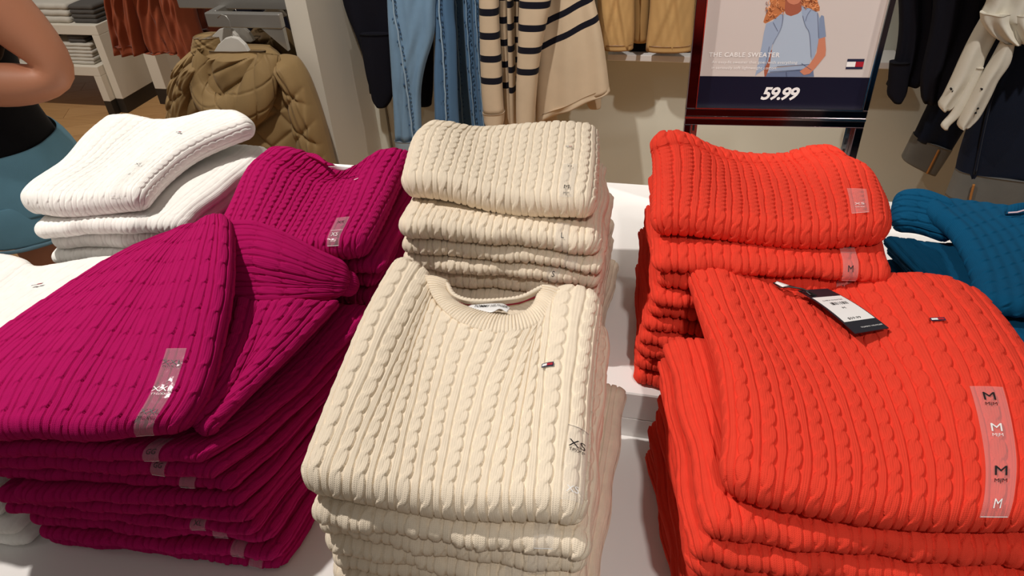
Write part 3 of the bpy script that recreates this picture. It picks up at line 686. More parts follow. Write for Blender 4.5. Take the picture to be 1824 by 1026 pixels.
# ------------------------------------------------------------------ hanging clothes
def hang(name, rows, Y, th, m, parent=None, folds=(0, 0, 0), nu=44, nv=30, lean=0.0, puff=.45, uvf=None, quilt=None, wob=.0, seed=0, noise=.0, at=None):
    """closed shell of cloth hanging at depth Y: rows of (left px, right px, py) measured in the photo"""
    at = at or aty
    rows = [(r_[0], r_[2], r_[1], r_[2]) if len(r_) == 3 else r_ for r_ in rows]
    Lp = cm_curve([at(a, c, Y) for a, c, b, d in rows]); Rp = cm_curve([at(b, d, Y) for a, c, b, d in rows])
    rs = np.random.RandomState(seed); n1, a1, ph = folds; pp = rs.uniform(0, 6.28, 6)
    u = np.linspace(0, 1, nu); v = np.linspace(0, 1, nv); UU, VV = np.meshgrid(u, v)
    P = Lp(VV)*(1-UU[..., None])+Rp(VV)*UU[..., None]
    prof = np.clip(1-np.abs(2*UU-1)**2.6, 0, 1)**puff
    d = th/2*prof + a1*np.cos(2*np.pi*n1*UU+ph+.8*np.sin(2.2*VV+pp[0]))*prof*(.5+.5*VV) + a1*.5*np.cos(2*np.pi*(n1*.53)*UU+pp[1]+1.5*VV)*prof
    if noise: 
        for k in range(4): d = d+noise*np.sin(UU*(9+7*k)+pp[k]+VV*6)*np.sin(VV*(8+6*k)+pp[k+1])*prof
    if quilt: d = d+quilt(UU*np.linalg.norm(Rp(VV)-Lp(VV), axis=-1), P[..., 2])*prof
    tp = np.sqrt(np.clip(VV/.07, 0, 1)) if quilt else 1.0
    Fr = P.copy(); Fr[..., 1] -= d*tp; Bk = P.copy(); Bk[..., 1] += th/2*prof*tp
    Wd = np.linalg.norm(Rp(VV)-Lp(VV), axis=-1)
    if uvf: uv = uvf(P)
    else: uv = np.stack([UU*Wd.mean(), P[..., 2]], -1)
    i = np.arange(nu*nv).reshape(nv, nu); q = lambda i: np.stack([i[:-1, :-1], i[1:, :-1], i[1:, 1:], i[:-1, 1:]], -1).reshape(-1, 4)
    n = nu*nv; f = np.vstack([q(i), q(i)[:, ::-1]+n])
    for row in (i[0], i[-1]):
        c = np.stack([row[:-1], row[1:], row[1:]+n, row[:-1]+n], -1); f = np.vstack([f, c if row is i[0] else c[:, ::-1]])
    o = mesh_obj(name, np.vstack([Fr.reshape(-1, 3), Bk.reshape(-1, 3)]), f, m, parent, uvs=np.vstack([uv.reshape(-1, 2)]*2))
    o['front'] = 1; del o['front']
    return o
def seam(name, pts, Y, m, parent, r=.0035, off=.03, at=None):
    at = at or aty
    P = cm_curve([at(a, b, Y) for a, b in pts], 40)(np.linspace(0, 1, 24)); P[:, 1] -= off
    if m is M_SEAM:   # the puckers that run beside a washed seam
        k = MB(); C = cm_curve(P)(np.linspace(0, 1, 46)); rs = np.random.RandomState(int(pts[0][0]))
        for i in range(1, 45):
            c = C[i]+np.array([rs.uniform(.007, .010)*(1 if i % 5 else -1), -.0005, 0]); h = rs.uniform(.004, .008)
            k.tube([c-np.array([.001, 0, h]), c, c+np.array([.001, 0, h])], [.0008, .0034, .0008], 6)
        tag(k.build('seam_puckers', M_PUCKER, parent, smooth=True), kind='stuff')
        P = P+np.stack([.0016*np.sin(np.arange(24)*2.3), 0*np.arange(24), 0*np.arange(24)], -1)
    q = MB(); q.tube(P, r, 6); return q.build(name, m, parent, smooth=True)
def root_tag(root, label, cat, group=None):
    tag(root, label, cat, group)
    lo = [1e9]*3; hi = [-1e9]*3
    for c in root.children:
        for v in c.data.vertices:
            for k in range(3): lo[k] = min(lo[k], v.co[k]); hi[k] = max(hi[k], v.co[k])
    rebase(root, ((lo[0]+hi[0])/2, (lo[1]+hi[1])/2, lo[2]))
def denim(name, c, cs):
    m = fabric(name, c, bump=.35, scale=420, vary=.22, vs=9); return m
M_NAVYCLOTH = fabric('navy_cloth', srgb(16, 16, 26), sheen=.0)
M_DENIM = denim('washed_denim', srgb(118, 150, 178), 0); M_DENIM2 = denim('mid_denim', srgb(84, 118, 152), 0); M_DENIML = denim('denim_inside', srgb(150, 165, 175), 0)
M_PUCKER = fabric('dark_pucker', srgb(58, 88, 120)); M_SEAM = fabric('pale_seam', srgb(150, 176, 196))
M_TAN = fabric('tan_cotton', srgb(186, 148, 96), bump=.3, scale=90); M_SAND = fabric('sand_jersey', srgb(205, 184, 156), bump=.2)
M_DKDENIM = denim('indigo_denim', srgb(22, 30, 48), 0); M_CUFF = denim('grey_cuff', srgb(112, 112, 108), 0); M_ORTH = mat('orange_thread', srgb(176, 118, 60), .8)
M_BLOUSE = fabric('white_cotton', srgb(225, 220, 206), bump=.3, scale=120); M_RUST = fabric('rust_rib', srgb(138, 68, 42), bump=.2); M_KHAKI = fabric('khaki_nylon', srgb(150, 124, 84), bump=.35, scale=40, rough=.6)
M_KHAKI2 = fabric('dark_khaki', srgb(96, 76, 48), bump=.35, scale=40, rough=.6)
def stripes_mat():
    m = fabric('sand_with_navy_stripes', srgb(205, 184, 156), bump=.2); b = m.node_tree.nodes['Principled BSDF']
    src = b.inputs['Base Color'].links[0].from_socket
    uv = N(m, 'ShaderNodeUVMap'); uv.uv_map = 'UVMap'; sp = N(m, 'ShaderNodeSeparateXYZ'); L(m, uv.outputs[0], sp.inputs[0])
    fr = math_node(m, 'FRACT', math_node(m, 'ADD', sp.outputs[1], .5)); d = math_node(m, 'ABSOLUTE', math_node(m, 'SUBTRACT', fr, .5))
    on = math_node(m, 'MULTIPLY', math_node(m, 'LESS_THAN', d, .15), math_node(m, 'GREATER_THAN', sp.outputs[1], -.5))
    mx = N(m, 'ShaderNodeMix', data_type='RGBA'); L(m, on, mx.inputs[0]); L(m, src, mx.inputs[6]); mx.inputs[7].default_value = srgb(18, 18, 30)
    L(m, mx.outputs[2], b.inputs['Base Color']); return m
M_STRIPE = stripes_mat()
def stripe_uv(px, py_last, py_prev, Y, slope=0.0):
    a = aty(px, py_last, Y); z0 = a[2]; per = aty(px, py_prev, Y)[2]-z0; x0 = a[0]
    return lambda P: np.stack([P[..., 0], (P[..., 2]-z0-slope*(P[..., 0]-x0))/per], -1)

# navy sweater
r = empty('navy_sweater')
hang('body', [(600, 775, -160), (604, 775, -60), (612, 774, 8), (636, 772, 70), (652, 772, 120), (658, 770, 165)], 2.78, .05, M_NAVYCLOTH, r, folds=(3, .006, 0))
hang('sleeve', [(640, 696, 60), (652, 699, 130), (660, 701, 160), (664, 697, 178), (672, 690, 189)], 2.72, .05, M_NAVYCLOTH, r)
hang('sleeve', [(742, 772, 60), (744, 771, 150), (748, 768, 187)], 2.78, .05, M_NAVYCLOTH, r)
root_tag(r, 'navy sweater hanging on the back wall, behind the light blue jeans', 'sweater')
# jeans
r = empty('jeans')
hang('leg', [(684, 800, -200), (687, 790, -100), (690, 776, 0), (693, 774, 60), (697, 758, 115), (700, 750, 160), (703, 750, 210), (705, 752, 250)], 2.62, .06, M_DENIM, r, folds=(2, .008, 1.0), noise=.002)
hang('cuff', [(703, 752, 248), (706, 752, 262), (708, 753, 285), (710, 754, 310)], 2.62, .072, M_DENIML, r)
hang('leg', [(772, 812, -200), (772, 808, 0), (776, 812, 60), (774, 814, 130), (775, 816, 190), (777, 820, 250), (778, 826, 300)], 2.66, .06, M_DENIM2, r, folds=(1.5, .01, 0))
seam('side_seam', [(703, -100), (706, 0), (716, 60), (727, 130), (735, 190), (742, 250)], 2.62, M_SEAM, r, off=.036)
seam('side_seam', [(786, -100), (787, 10), (793, 80), (797, 150), (800, 240)], 2.66, M_SEAM, r, off=.034)
root_tag(r, 'light blue jeans with a pale turned-up cuff, hanging on the back wall', 'jeans', 'jeans on the back wall')
for k, (x0, x1, x2, x3, mm, lab) in enumerate([(806, 828, 822, 850, M_DENIM2, 'mid blue jeans folded edge-on, directly right of the cuffed pair'),
                                              (826, 844, 846, 868, M_DENIM2, 'pale blue jeans folded edge-on, second from the cuffed pair'),
                                              (842, 862, 862, 884, M_DENIM2, 'mid blue jeans folded edge-on, touching the striped sleeve')]):
    r = empty('jeans')
    hang('leg', [(x0-3, x1-3, -200), (x0, x1, 0), ((x0+x2)/2-2, (x1+x3)/2-2, 140), (x2-4, x3-4, 230), (x2, x3, 300)], [2.825, 2.75, 2.675][k], .06, mm, r, folds=(1, .006, k), nu=20)
    seam('side_seam', [((x0+x1)/2-2, -100), ((x0+x1)/2, 0), ((x0+x1+x2+x3)/4-2, 140), ((x2+x3)/2-3, 260)], [2.825, 2.75, 2.675][k], M_SEAM, r, off=.042, r=.002)
    root_tag(r, lab, 'jeans', 'jeans on the back wall')
# striped cardigan
r = empty('striped_cardigan')
hang('sleeve', [(853, 888, -160), (854, 888, 0), (855, 890, 60), (856, 893, 110), (858, 895, 160), (861, 897, 195), (862, 898, 202)], 2.56, .06, M_STRIPE, r, uvf=stripe_uv(875, 140, 101, 2.56))
hang('cuff', [(860, 899, 199), (862, 898, 206), (864, 897, 218), (872, 892, 228)], 2.56, .07, M_SAND, r, nv=12)
hang('front_panel', [(888, 905, -160), (889, 905, 0), (893, 908, 110), (898, 914, 228), (899, 915, 250)], 2.62, .05, M_STRIPE, r, uvf=stripe_uv(900, 148, 111, 2.62), nu=16)
hang('front_panel', [(903, 915, -160), (904, 914, 0), (906, 917, 110), (910, 919, 230), (911, 920, 250)], 2.60, .05, M_STRIPE, r, uvf=stripe_uv(912, 157, 121, 2.60), nu=16)
hang('back_panel', [(896, 945, -160), (900, 935, 0), (905, 930, 120), (910, 930, 230)], 2.70, .03, M_STRIPE, r, uvf=stripe_uv(918, 138, 104, 2.70), nu=16)
root_tag(r, 'sand cardigan with navy stripes and a turned cuff, nearest the jeans', 'cardigan', 'striped knitwear on the back wall')
r = empty('striped_sweater')
hang('sleeve', [(925, 1000, -160), (925, 985, -20), (924, 976, 30), (923, 966, 80), (921, 960, 122), (920, 957, 150), (920, 953, 200), (921, 950, 240)], 2.54, .07, M_STRIPE, r, uvf=stripe_uv(940, 123, 85, 2.54))
root_ub = stripe_uv(985, 70, 30, 2.62, .50)
SB = [(950, -160, 1045, -160), (957, -40, 1052, -50), (960, 10, 1058, -5), (958, 60, 1066, 30), (956, 110, 1074, 70), (954, 160, 1080, 112), (954, 214, 1086, 160)]
hang('body', SB, 2.62, .07, M_STRIPE, r, uvf=root_ub, folds=(2, .012, .5), nv=50)
hang('hem', [(954, 204, 1085, 152), (954, 216, 1087, 163)], 2.62, .078, M_SAND, r, folds=(2, .012, .5), nv=5)
root_tag(r, 'wide sand sweater with two slanting navy stripes, hanging on the back wall', 'sweater', 'striped knitwear on the back wall')
r = empty('sand_trousers')
hang('leg', [(950, 985, 120), (953, 992, 200), (954, 993, 232), (955, 992, 245)], 2.72, .05, M_SAND, r)
hang('leg', [(1040, 1066, 120), (1042, 1070, 170), (1046, 1071, 185), (1050, 1070, 192)], 2.72, .04, M_SAND, r)
hang('waist', [(950, 1060, 20), (950, 1066, 125)], 2.74, .03, M_SAND, r)
root_tag(r, 'sand trousers whose hems show below the wide striped sweater', 'trousers')
# tan cotton coats
r = empty('tan_jacket')
hang('body', [(1068, 1135, -200), (1066, 1132, -60), (1064, 1130, 0), (1066, 1130, 50), (1072, 1128, 84)], 2.73, .07, M_TAN, r, folds=(1.5, .006, 0), noise=.003)
hang('hem', [(1072, 1128, 76), (1074, 1128, 86)], 2.73, .078, M_TAN, r, nv=4)
hang('inner_side', [(1126, 1160, -200), (1126, 1158, 0), (1128, 1153, 74)], 2.80, .05, M_TAN, r)
root_tag(r, 'tan cotton jacket hanging on the back wall beside the striped sweater', 'jacket', 'tan jackets')
r = empty('tan_jacket')
hang('body', [(1155, 1245, -200), (1156, 1242, -60), (1158, 1238, 0), (1154, 1234, 50), (1150, 1232, 87)], 2.73, .07, M_TAN, r, folds=(1.2, .006, 2), noise=.003)
hang('hem', [(1151, 1232, 78), (1150, 1232, 89)], 2.73, .078, M_TAN, r, nv=4)
root_tag(r, 'tan cotton jacket hanging partly behind the sign frame', 'jacket', 'tan jackets')
r = empty('navy_trousers')
hang('leg', [(1080, 1160, -60), (1090, 1165, 60), (1098, 1168, 92)], 2.84, .04, M_NAVYCLOTH, r); hang('leg', [(1166, 1240, -60), (1170, 1240, 60), (1170, 1240, 95)], 2.84, .04, M_NAVYCLOTH, r)
root_tag(r, 'navy trousers whose hems peek out under the tan jackets', 'trousers')
# wall shelf
a = aty(1083, 99, 2.80); b = aty(1606, 104, 2.80)
q = MB(); q.box((a[0], 2.78, a[2]-.012), (b[0], 2.918, a[2]+.012), bev=.002); r = q.build('wall_shelf', M_TABLE)
r['label'] = 'thin white shelf on the back wall under the tan jackets'; r['category'] = 'shelf'
# navy tops right of the sign
r = empty('navy_pullover')
hang('body', [(1592, 1690, -200), (1594, 1686, -60), (1600, 1680, 0), (1600, 1676, 60), (1590, 1664, 120), (1578, 1650, 150)], 2.68, .06, M_NAVYCLOTH, r, folds=(3, .008, 0))
hang('sleeve', [(1584, 1622, 110), (1581, 1618, 150), (1580, 1614, 168), (1590, 1606, 181)], 2.66, .05, M_NAVYCLOTH, r, nv=14)
root_tag(r, 'navy pullover hanging just behind the sign, cuff dangling low', 'sweater', 'navy pullovers')
r = empty('navy_pullover')
hang('body', [(1660, 1800, -200), (1660, 1790, -60), (1662, 1780, 0), (1655, 1760, 60), (1640, 1720, 130), (1640, 1700, 170), (1644, 1690, 182)], 2.58, .06, M_NAVYCLOTH, r, folds=(3, .008, 1))
root_tag(r, 'navy pullover hanging behind the white blouse', 'sweater', 'navy pullovers')
# dark jeans
r = empty('dark_jeans')
hang('leg', [(1700, 0, 1790, 0), (1680, 90, 1770, 95), (1656, 175, 1740, 190), (1640, 212, 1716, 232), (1626, 242, 1694, 268)], 2.78, .07, M_DKDENIM, r, folds=(1, .01, 0))
hang('cuff', [(1627, 238, 1696, 264), (1617, 258, 1682, 286), (1606, 280, 1666, 310)], 2.78, .08, M_CUFF, r, nv=16, puff=.3)
seam('orange_stitching', [(1668, 258), (1657, 280), (1647, 300)], 2.78, M_ORTH, r, off=.042, r=.004)
root_tag(r, 'dark indigo jeans with grey cuff hanging beneath the blouse sleeves', 'jeans', 'dark jeans')
r = empty('dark_jeans')
hang('leg', [(1780, 1990, -60), (1770, 1980, 40), (1752, 1970, 120), (1730, 1950, 200), (1708, 1940, 270), (1698, 1930, 318)], 2.50, .08, M_DKDENIM, r, folds=(1.5, .008, 0))
hang('cuff', [(1701, 299, 1930, 328), (1694, 318, 1928, 346), (1683, 346, 1920, 380)], 2.50, .09, M_CUFF, r, nv=16, puff=.3)
seam('orange_stitching', [(1728, 316), (1722, 340), (1718, 366)], 2.50, M_ORTH, r, off=.05, r=.004)
seam('side_seam', [(1800, 0), (1780, 90), (1750, 200), (1730, 300)], 2.50, M_DKDENIM, r, off=.044, r=.004)
root_tag(r, 'dark indigo wide jeans with a deep grey cuff at the picture edge', 'jeans', 'dark jeans')
# white blouse
r = empty('white_blouse')
hang('body', [(1790, 1900, -160), (1770, 1900, -60), (1758, 1900, 0), (1746, 1895, 26), (1752, 1890, 34)], 2.40, .10, M_BLOUSE, r, folds=(3, .015, 0))
hang('flounce', [(1745, 1890, 22), (1748, 1885, 40), (1765, 1880, 62), (1785, 1875, 74)], 2.38, .08, M_BLOUSE, r, folds=(4, .015, 1))
hang('tie', [(1806, 1820, 50), (1808, 1820, 70), (1810, 1818, 80)], 2.36, .02, M_BLOUSE, r, nv=8, nu=12)
sl1 = hang('sleeve', [(1752, 1788, 26), (1732, 1776, 60), (1712, 1756, 100), (1694, 1742, 140), (1680, 1712, 170), (1671, 1700, 186), (1676, 1690, 193)], 2.42, .06, M_BLOUSE, r, folds=(1, .008, 0))
hang('sleeve', [(1784, 1806, 74), (1764, 1798, 110), (1746, 1778, 140), (1730, 1764, 170), (1712, 1745, 205), (1705, 1728, 222), (1710, 1722, 225)], 2.38, .06, M_BLOUSE, r, folds=(1, .008, 0))
hang('sash', [(1738, 1752, 120), (1716, 1734, 160), (1694, 1714, 200), (1676, 1692, 222), (1680, 1688, 229)], 2.40, .03, M_BLOUSE, r, nu=20)
q = MB()
for px, py in [(1733, 180), (1737, 186), (1729, 190), (1733, 194), (1738, 176), (1744, 152), (1748, 156), (1690, 152), (1693, 156)]:
    c = aty(px, py, 2.38 if px > 1700 else 2.42)-np.array([0, .031, 0]); q.tube([c+np.array([0, .006, 0]), c-np.array([0, .0022, 0])], .0032, 7)
tag(q.build('eyelet_holes', M_BLACK, r), 'dark eyelet holes near the cuffs')
root_tag(r, 'white blouse with eyelet sleeves hanging in front of the dark jeans', 'blouse')

# ------------------------------------------------------------------ jackets, hangers and rail at the side panel
M_STEEL = mat('brushed_steel', srgb(165, 163, 158), .35, metal=.7); M_HANGER = mat('hanger_white', srgb(205, 202, 194), .5)
def quilt(u, z):
    D = .145; a = np.abs(((u*.9+z)/D) % 1-.5)*D; b = np.abs(((u*.9-z)/D+.3) % 1-.5)*D; e = np.minimum(.5*D-a, .5*D-b)
    return .016*(1-np.exp(-(np.maximum(e, 0)/.013)))
def jacket(label, body, Y, m, extra=None, group='quilted jackets on the rail', seed=0, collar=None, arm=None):
    r = empty('quilted_jacket')
    hang('body', body, Y, .16, m, r, folds=(1.5, .008, seed), quilt=quilt, nu=150, nv=150, noise=.002, seed=seed)
    if collar: hang('collar', collar, Y-.01, .10, m, r, nu=30, nv=14, noise=.003, seed=seed+1)
    for a_ in (arm or []): hang('sleeve', a_, Y-.03, .14, m, r, quilt=quilt, nu=70, nv=100, noise=.003, seed=seed+2)
    if extra: extra(r)
    root_tag(r, label, 'jacket', group)
    return r
def hood(r):
    pts = [(368, 96), (362, 118), (364, 145), (380, 172), (408, 190), (436, 190), (460, 172), (474, 140), (480, 112), (478, 96)]
    P = np.array([aty(a, b, 2.34) for a, b in pts]); rad = np.array([.03, .035, .042, .05, .06, .066, .064, .058, .05, .035])
    P[:, 1] -= np.array([.0, .01, .02, .04, .06, .06, .05, .03, .01, 0])
    nn = 120; t = np.linspace(0, 1, nn); C = cm_curve(P)(t); R_ = np.interp(t, np.linspace(0, 1, len(rad)), rad)
    vs = []; k = 96
    for i in range(nn):
        d = C[min(i+1, nn-1)]-C[max(i-1, 0)]; d /= np.linalg.norm(d); a = np.cross(d, [0, 1, 0]); a /= np.linalg.norm(a); b = np.cross(d, a)
        for j in range(k):
            th = 2*math.pi*j/k; qa = abs((i/nn*4.5+j/k*4) % 1-.5); qb = abs((i/nn*4.5-j/k*4) % 1-.5); rr = R_[i]*(1-.13*math.exp(-(min(qa, qb)/.035)**2)+.035*math.sin(3*th+i*.2)+.03*math.sin(i*.31+5*th))
            vs.append(C[i]+(a*math.cos(th)*1.15+b*math.sin(th)*.8)*rr)
    i = np.arange(nn*k).reshape(nn, k); j = np.roll(i, -1, axis=1)
    f = np.stack([i[:-1], j[:-1], j[1:], i[1:]], -1).reshape(-1, 4)
    mesh_obj('hood', np.array(vs), f, M_KHAKI, r)
    hang('hood_lining', [(372, 474, 90), (374, 470, 110), (384, 456, 135), (398, 436, 160), (408, 420, 170)], 2.37, .03, fabric('hood_lining', srgb(120, 98, 66), rough=.7), r, folds=(2, .006, 0), nu=40)
jacket('khaki quilted hooded jacket hanging foremost on the rail', [(395, 455, 86), (372, 480, 94), (350, 500, 108), (336, 520, 132), (328, 536, 165), (324, 551, 205), (328, 564, 255), (335, 574, 300), (345, 590, 370)], 2.40, M_KHAKI, hood, seed=1,
       arm=[[(355, 362, 103), (338, 372, 114), (325, 362, 136), (320, 350, 165), (318, 345, 200), (322, 350, 240), (330, 360, 300)], [(492, 502, 98), (494, 524, 110), (504, 542, 134), (514, 554, 160), (524, 567, 195), (530, 578, 230), (545, 590, 280), (556, 600, 320), (570, 610, 360)]])
jacket('khaki quilted jacket with stand collar, second on the rail', [(360, 480, 80), (348, 488, 92), (334, 505, 110), (322, 524, 136), (316, 538, 175), (314, 550, 220), (316, 565, 300)], 2.62, M_KHAKI, seed=3,
       collar=[(347, 396, 63), (345, 400, 76), (342, 404, 92)], arm=[[(338, 350, 92), (322, 348, 112), (312, 338, 140), (308, 332, 180), (310, 332, 240), (318, 340, 300)]])
r = jacket('dark khaki padded jacket at the back of the rail, against the side panel', [(460, 495, 44), (446, 512, 58), (436, 522, 78), (430, 532, 112), (440, 545, 160), (450, 560, 230), (460, 575, 300)], 2.80, M_KHAKI2, seed=5, collar=[(458, 498, 42), (450, 506, 54), (448, 510, 70)])
def hanger(pts_c, Y, wpx, hpx, label, hook_top):
    cx, cy = pts_c; r = empty('clothes_hanger')
    out = [(cx-wpx, cy+hpx), (cx-wpx*.70, cy+hpx*.42), (cx-wpx*.34, cy+hpx*.04), (cx, cy-hpx*.06), (cx+wpx*.34, cy+hpx*.04), (cx+wpx*.70, cy+hpx*.42), (cx+wpx, cy+hpx)]
    inn = [(cx+wpx*.80, cy+hpx*1.12), (cx+wpx*.32, cy+hpx*1.05), (cx, cy+hpx*.84), (cx-wpx*.32, cy+hpx*1.05), (cx-wpx*.80, cy+hpx*1.12)]
    pt = [aty(a, b, Y) for a, b in out+inn]; n = len(pt); vs = [p-np.array([0, .009, 0]) for p in pt]+[p+np.array([0, .009, 0]) for p in pt]
    fs = []
    m = len(out)
    top_idx = list(range(m)); in_idx = list(range(m, n))[::-1]
    pairs = [(0, 0), (1, 0), (2, 1), (3, 2), (4, 3), (5, 4), (6, 4)]
    for k in range(m-1):
        a, b = top_idx[k], top_idx[k+1]; c, d = in_idx[pairs[k][1]], in_idx[pairs[k+1][1]]
        face = (a, c, d, b) if c != d else (a, c, b)
        fs.append(face); fs.append(tuple(x+n for x in face[::-1]))
    for k in range(n): j = (k+1) % n; fs.append((k, j, j+n, k+n))
    body = mesh_obj('shoulder_bar', vs, fs, M_HANGER, r, smooth=False)
    bv = body.modifiers.new('bevel', 'BEVEL'); bv.width = .003; bv.segments = 2
    a = aty(cx, cy, Y); hx, hy = hook_top; b = aty(hx, hy, Y); q = MB()
    q.tube([a-np.array([0, 0, .01]), a*(.5)+b*.5, b, b+np.array([-.008, 0, .018]), b+np.array([-.028, 0, .024]), b+np.array([-.045, 0, .012])], .0022, 7); q.build('hook', M_STEEL, r, smooth=True)
    root_tag(r, label, 'hanger', 'hangers on the rail')
hanger((414, 66), 2.37, 34, 30, 'white hanger foremost on the rail, holding the hooded jacket', (409, 38))
hanger((402, 50), 2.60, 30, 28, 'white hanger half hidden behind the foremost one', (403, 30))
hanger((424, 46), 2.68, 30, 26, 'white hanger third on the rail, above the dark khaki jacket', (424, 24))
hanger((487, 14), 2.62, 24, 14, 'pale hanger close to the side panel', (487, 2))
hanger((474, 22), 2.70, 22, 12, 'pale hanger behind the one close to the side panel', (470, 8))
# rail
r = empty('clothes_rail')
a = aty(372, 33, 2.46); zz = a[2]; x0 = a[0]; x1 = -1.501
q = MB(); q.box((x0, 2.44, zz-.026), (x1, 2.47, zz+.026), bev=.003); q.build('front_bar', M_STEEL, r)
q = MB(); q.box((x0, 2.471, zz-.004), (x0+.03, 2.80, zz+.026), bev=.002); q.build('end_bar', M_STEEL, r)
q = MB(); q.box((x0, 2.80, zz-.026), (x1, 2.83, zz+.026), bev=.003); q.build('rear_bar', M_STEEL, r)
q = MB(); vs = [(x1, 2.445, zz-.027), (x1, 2.465, zz-.027), (x1, 2.465, zz-.11), (x1, 2.445, zz-.11), (x1-.09, 2.445, zz-.027), (x1-.09, 2.465, zz-.027)]
q.add(vs, [(0, 1, 2, 3), (0, 3, 4), (1, 5, 2), (0, 4, 5, 1), (3, 2, 5, 4)]); q.build('bracket', M_STEEL, r)
root_tag(r, 'brushed steel box rail fixed to the white side panel, carrying the jackets', 'rail')
a = aty(330, 3, 2.55); q = MB(); q.box((a[0]-.03, 2.54, a[2]-.022), (-1.501, 2.60, a[2]+.05), bev=.003); r = q.build('steel_shelf_edge', M_STEEL); r['label'] = 'grey steel shelf edge above the jacket rail'; r['category'] = 'shelf'
# dark clothes behind the rail
r = empty('dark_coat'); hang('body', [(395, 500, -60), (390, 505, 10), (400, 520, 60), (420, 530, 120), (430, 560, 300)], 2.84, .05, M_NAVYCLOTH, r, folds=(2, .008, 0)); root_tag(r, 'dark coat hanging behind the khaki jackets', 'coat')
struct_box('wall_gondola', (-2.08, 2.93, 0), (-1.501, 2.97, 1.4), M_POST)

# ------------------------------------------------------------------ rust knit clothes
def rib_disp(u, z): return .006*np.cos(u*2*np.pi/.030)
for k, (rows, Y, lab) in enumerate([
        ([(190, 236, -120), (194, 240, -20), (200, 248, 30), (208, 256, 70), (214, 262, 92)], 3.20, 'rust ribbed skirt hanging nearest the white low table'),
        ([(232, 284, -120), (236, 290, -20), (244, 306, 40), (254, 330, 80), (258, 335, 89)], 3.26, 'rust ribbed skirt hanging second from the low table'),
        ([(280, 330, -120), (286, 338, -20), (300, 350, 40), (318, 366, 85), (325, 372, 98)], 3.16, 'rust ribbed skirt hanging third, in front of a white post'),
        ([(326, 400, -120), (332, 402, -20), (344, 404, 40), (358, 404, 90)], 3.3, 'darkest rust skirt hanging beside the jacket rail')]):
    r = empty('ribbed_skirt'); hang('skirt', rows, Y, .14, M_RUST if k < 3 else fabric('deep_rust', srgb(104, 48, 30)), r, folds=(2.2, .022, k), quilt=rib_disp, nu=90, nv=40, seed=k, noise=.004)
    hang('hem', [(rows[-2][0]+4, rows[-2][1]-1, rows[-2][2]+6), rows[-1]], Y, .155, M_RUST, r, folds=(2.2, .022, k), nu=50, nv=4, seed=k)
    root_tag(r, lab, 'skirt', 'rust ribbed skirts')
# ------------------------------------------------------------------ low nesting tables
M_LOW = mat('low_table_white', srgb(225, 218, 202), .5); M_SIDE = mat('low_table_side', srgb(178, 166, 148), .6); M_PLINTH = mat('plinth_dark', srgb(60, 54, 48), .45, metal=.4)
def low_table(name, x1, y0, z, depth, wl, label, sp=.05, legd=None):
    r = empty(name); x0 = x1-wl; legd = legd or depth
    q = MB(); q.box((x0, y0, z-.055), (x1, y0+depth, z), bev=.002); q.build('table_top', M_LOW, r)
    for a in (x0, x1-sp):
        q = MB(); q.box((a, y0, .09), (a+sp, y0+legd, z-.056), bev=.0015); sp_ = q.build('side_panel', M_LOW, r)
        q = MB(); q.box((a+.0005, y0+.0005, 0), (a+sp-.0005, y0+legd-.0005, .0895)); q.build('plinth', M_PLINTH, sp_)
    root_tag(r, label, 'table'); return r
low_table('low_table', -3.37, 3.545, .527, .75, 1.5, 'white low table with a dark plinth holding folded shirts')
low_table('low_table', -3.425, 3.50, .300, .70, 1.35, 'lower white nesting table tucked under the taller one')
r = empty('white_post'); a = atz(298, 186, 0)
q = MB(); q.box((a[0]-.05, a[1], .10), (a[0]+.03, a[1]+.10, .42), bev=.002); q.build('post', M_LOW, r)
q = MB(); q.box((a[0]-.05, a[1], 0), (a[0]+.03, a[1]+.10, .0995)); q.build('plinth', M_PLINTH, r); root_tag(r, 'white fixture post with a dark foot behind the rust skirts', 'post')
# folded shirts on the low tables
M_GREYTEE = fabric('grey_jersey', srgb(196, 190, 178)); M_DKTEE = fabric('charcoal_jersey', srgb(84, 80, 76)); M_BLK = fabric('black_jersey', srgb(14, 13, 16))
def folded(x0, y0, z, w_, d_, t, m, name, label, group):
    c = [np.array((x0, y0, z+t/2)), np.array((x0+w_, y0, z+t/2)), np.array((x0+w_, y0+d_, z+t/2)), np.array((x0, y0+d_, z+t/2))]
    s_ = Sheet([c[0], c[1]], [c[1], c[2]], [c[3], c[2]], [c[0], c[3]], t, height=lambda S_, T_, **k: .0012*np.sin(S_*60+T_*30))
    v, f, uv = s_.mesh(.012, .006); o = mesh_obj(name, v, f, m, None, uvs=uv); tag(o, label, 'shirt', group); return o
a = aty(176, 108, 3.58)
for k in range(6):
    folded(-3.80+.005*(k % 2), 3.53+.004*k, .3005+.0195*k, .33, .30, .0205, M_GREYTEE if k < 5 else M_GREYTEE, 'folded_shirt', 'light grey folded shirt, %s from the bottom on the lower table' % ['lowest', 'second', 'third', 'fourth', 'fifth', 'topmost, sixth'][k] if k else 'light grey folded shirt at the very bottom on the lower table', 'grey shirts on the lower table')
for k in range(2): folded(-3.62, 3.56, .42+.02*k, .12, .26, .02, M_DKTEE, 'folded_shirt', ['charcoal folded shirt wedged on the grey pile of the lower table', 'uppermost charcoal shirt on the grey pile of the lower table'][k], 'charcoal shirts')
folded(-4.12, 3.56, .3005, .28, .30, .14, M_BLK, 'black_garment', 'black garment bunched beside the grey shirts on the lower table', 'black shirts')
for k in range(3): folded(-3.86, 3.57+.006*k, .528+.035*k, .30, .30, .036, M_GREYTEE, 'folded_shirt', ['white-grey folded shirt lying directly on the taller table', 'white-grey folded shirt in the middle on the taller table', 'white-grey folded shirt highest on the taller table'][k], 'white shirts on the taller table')
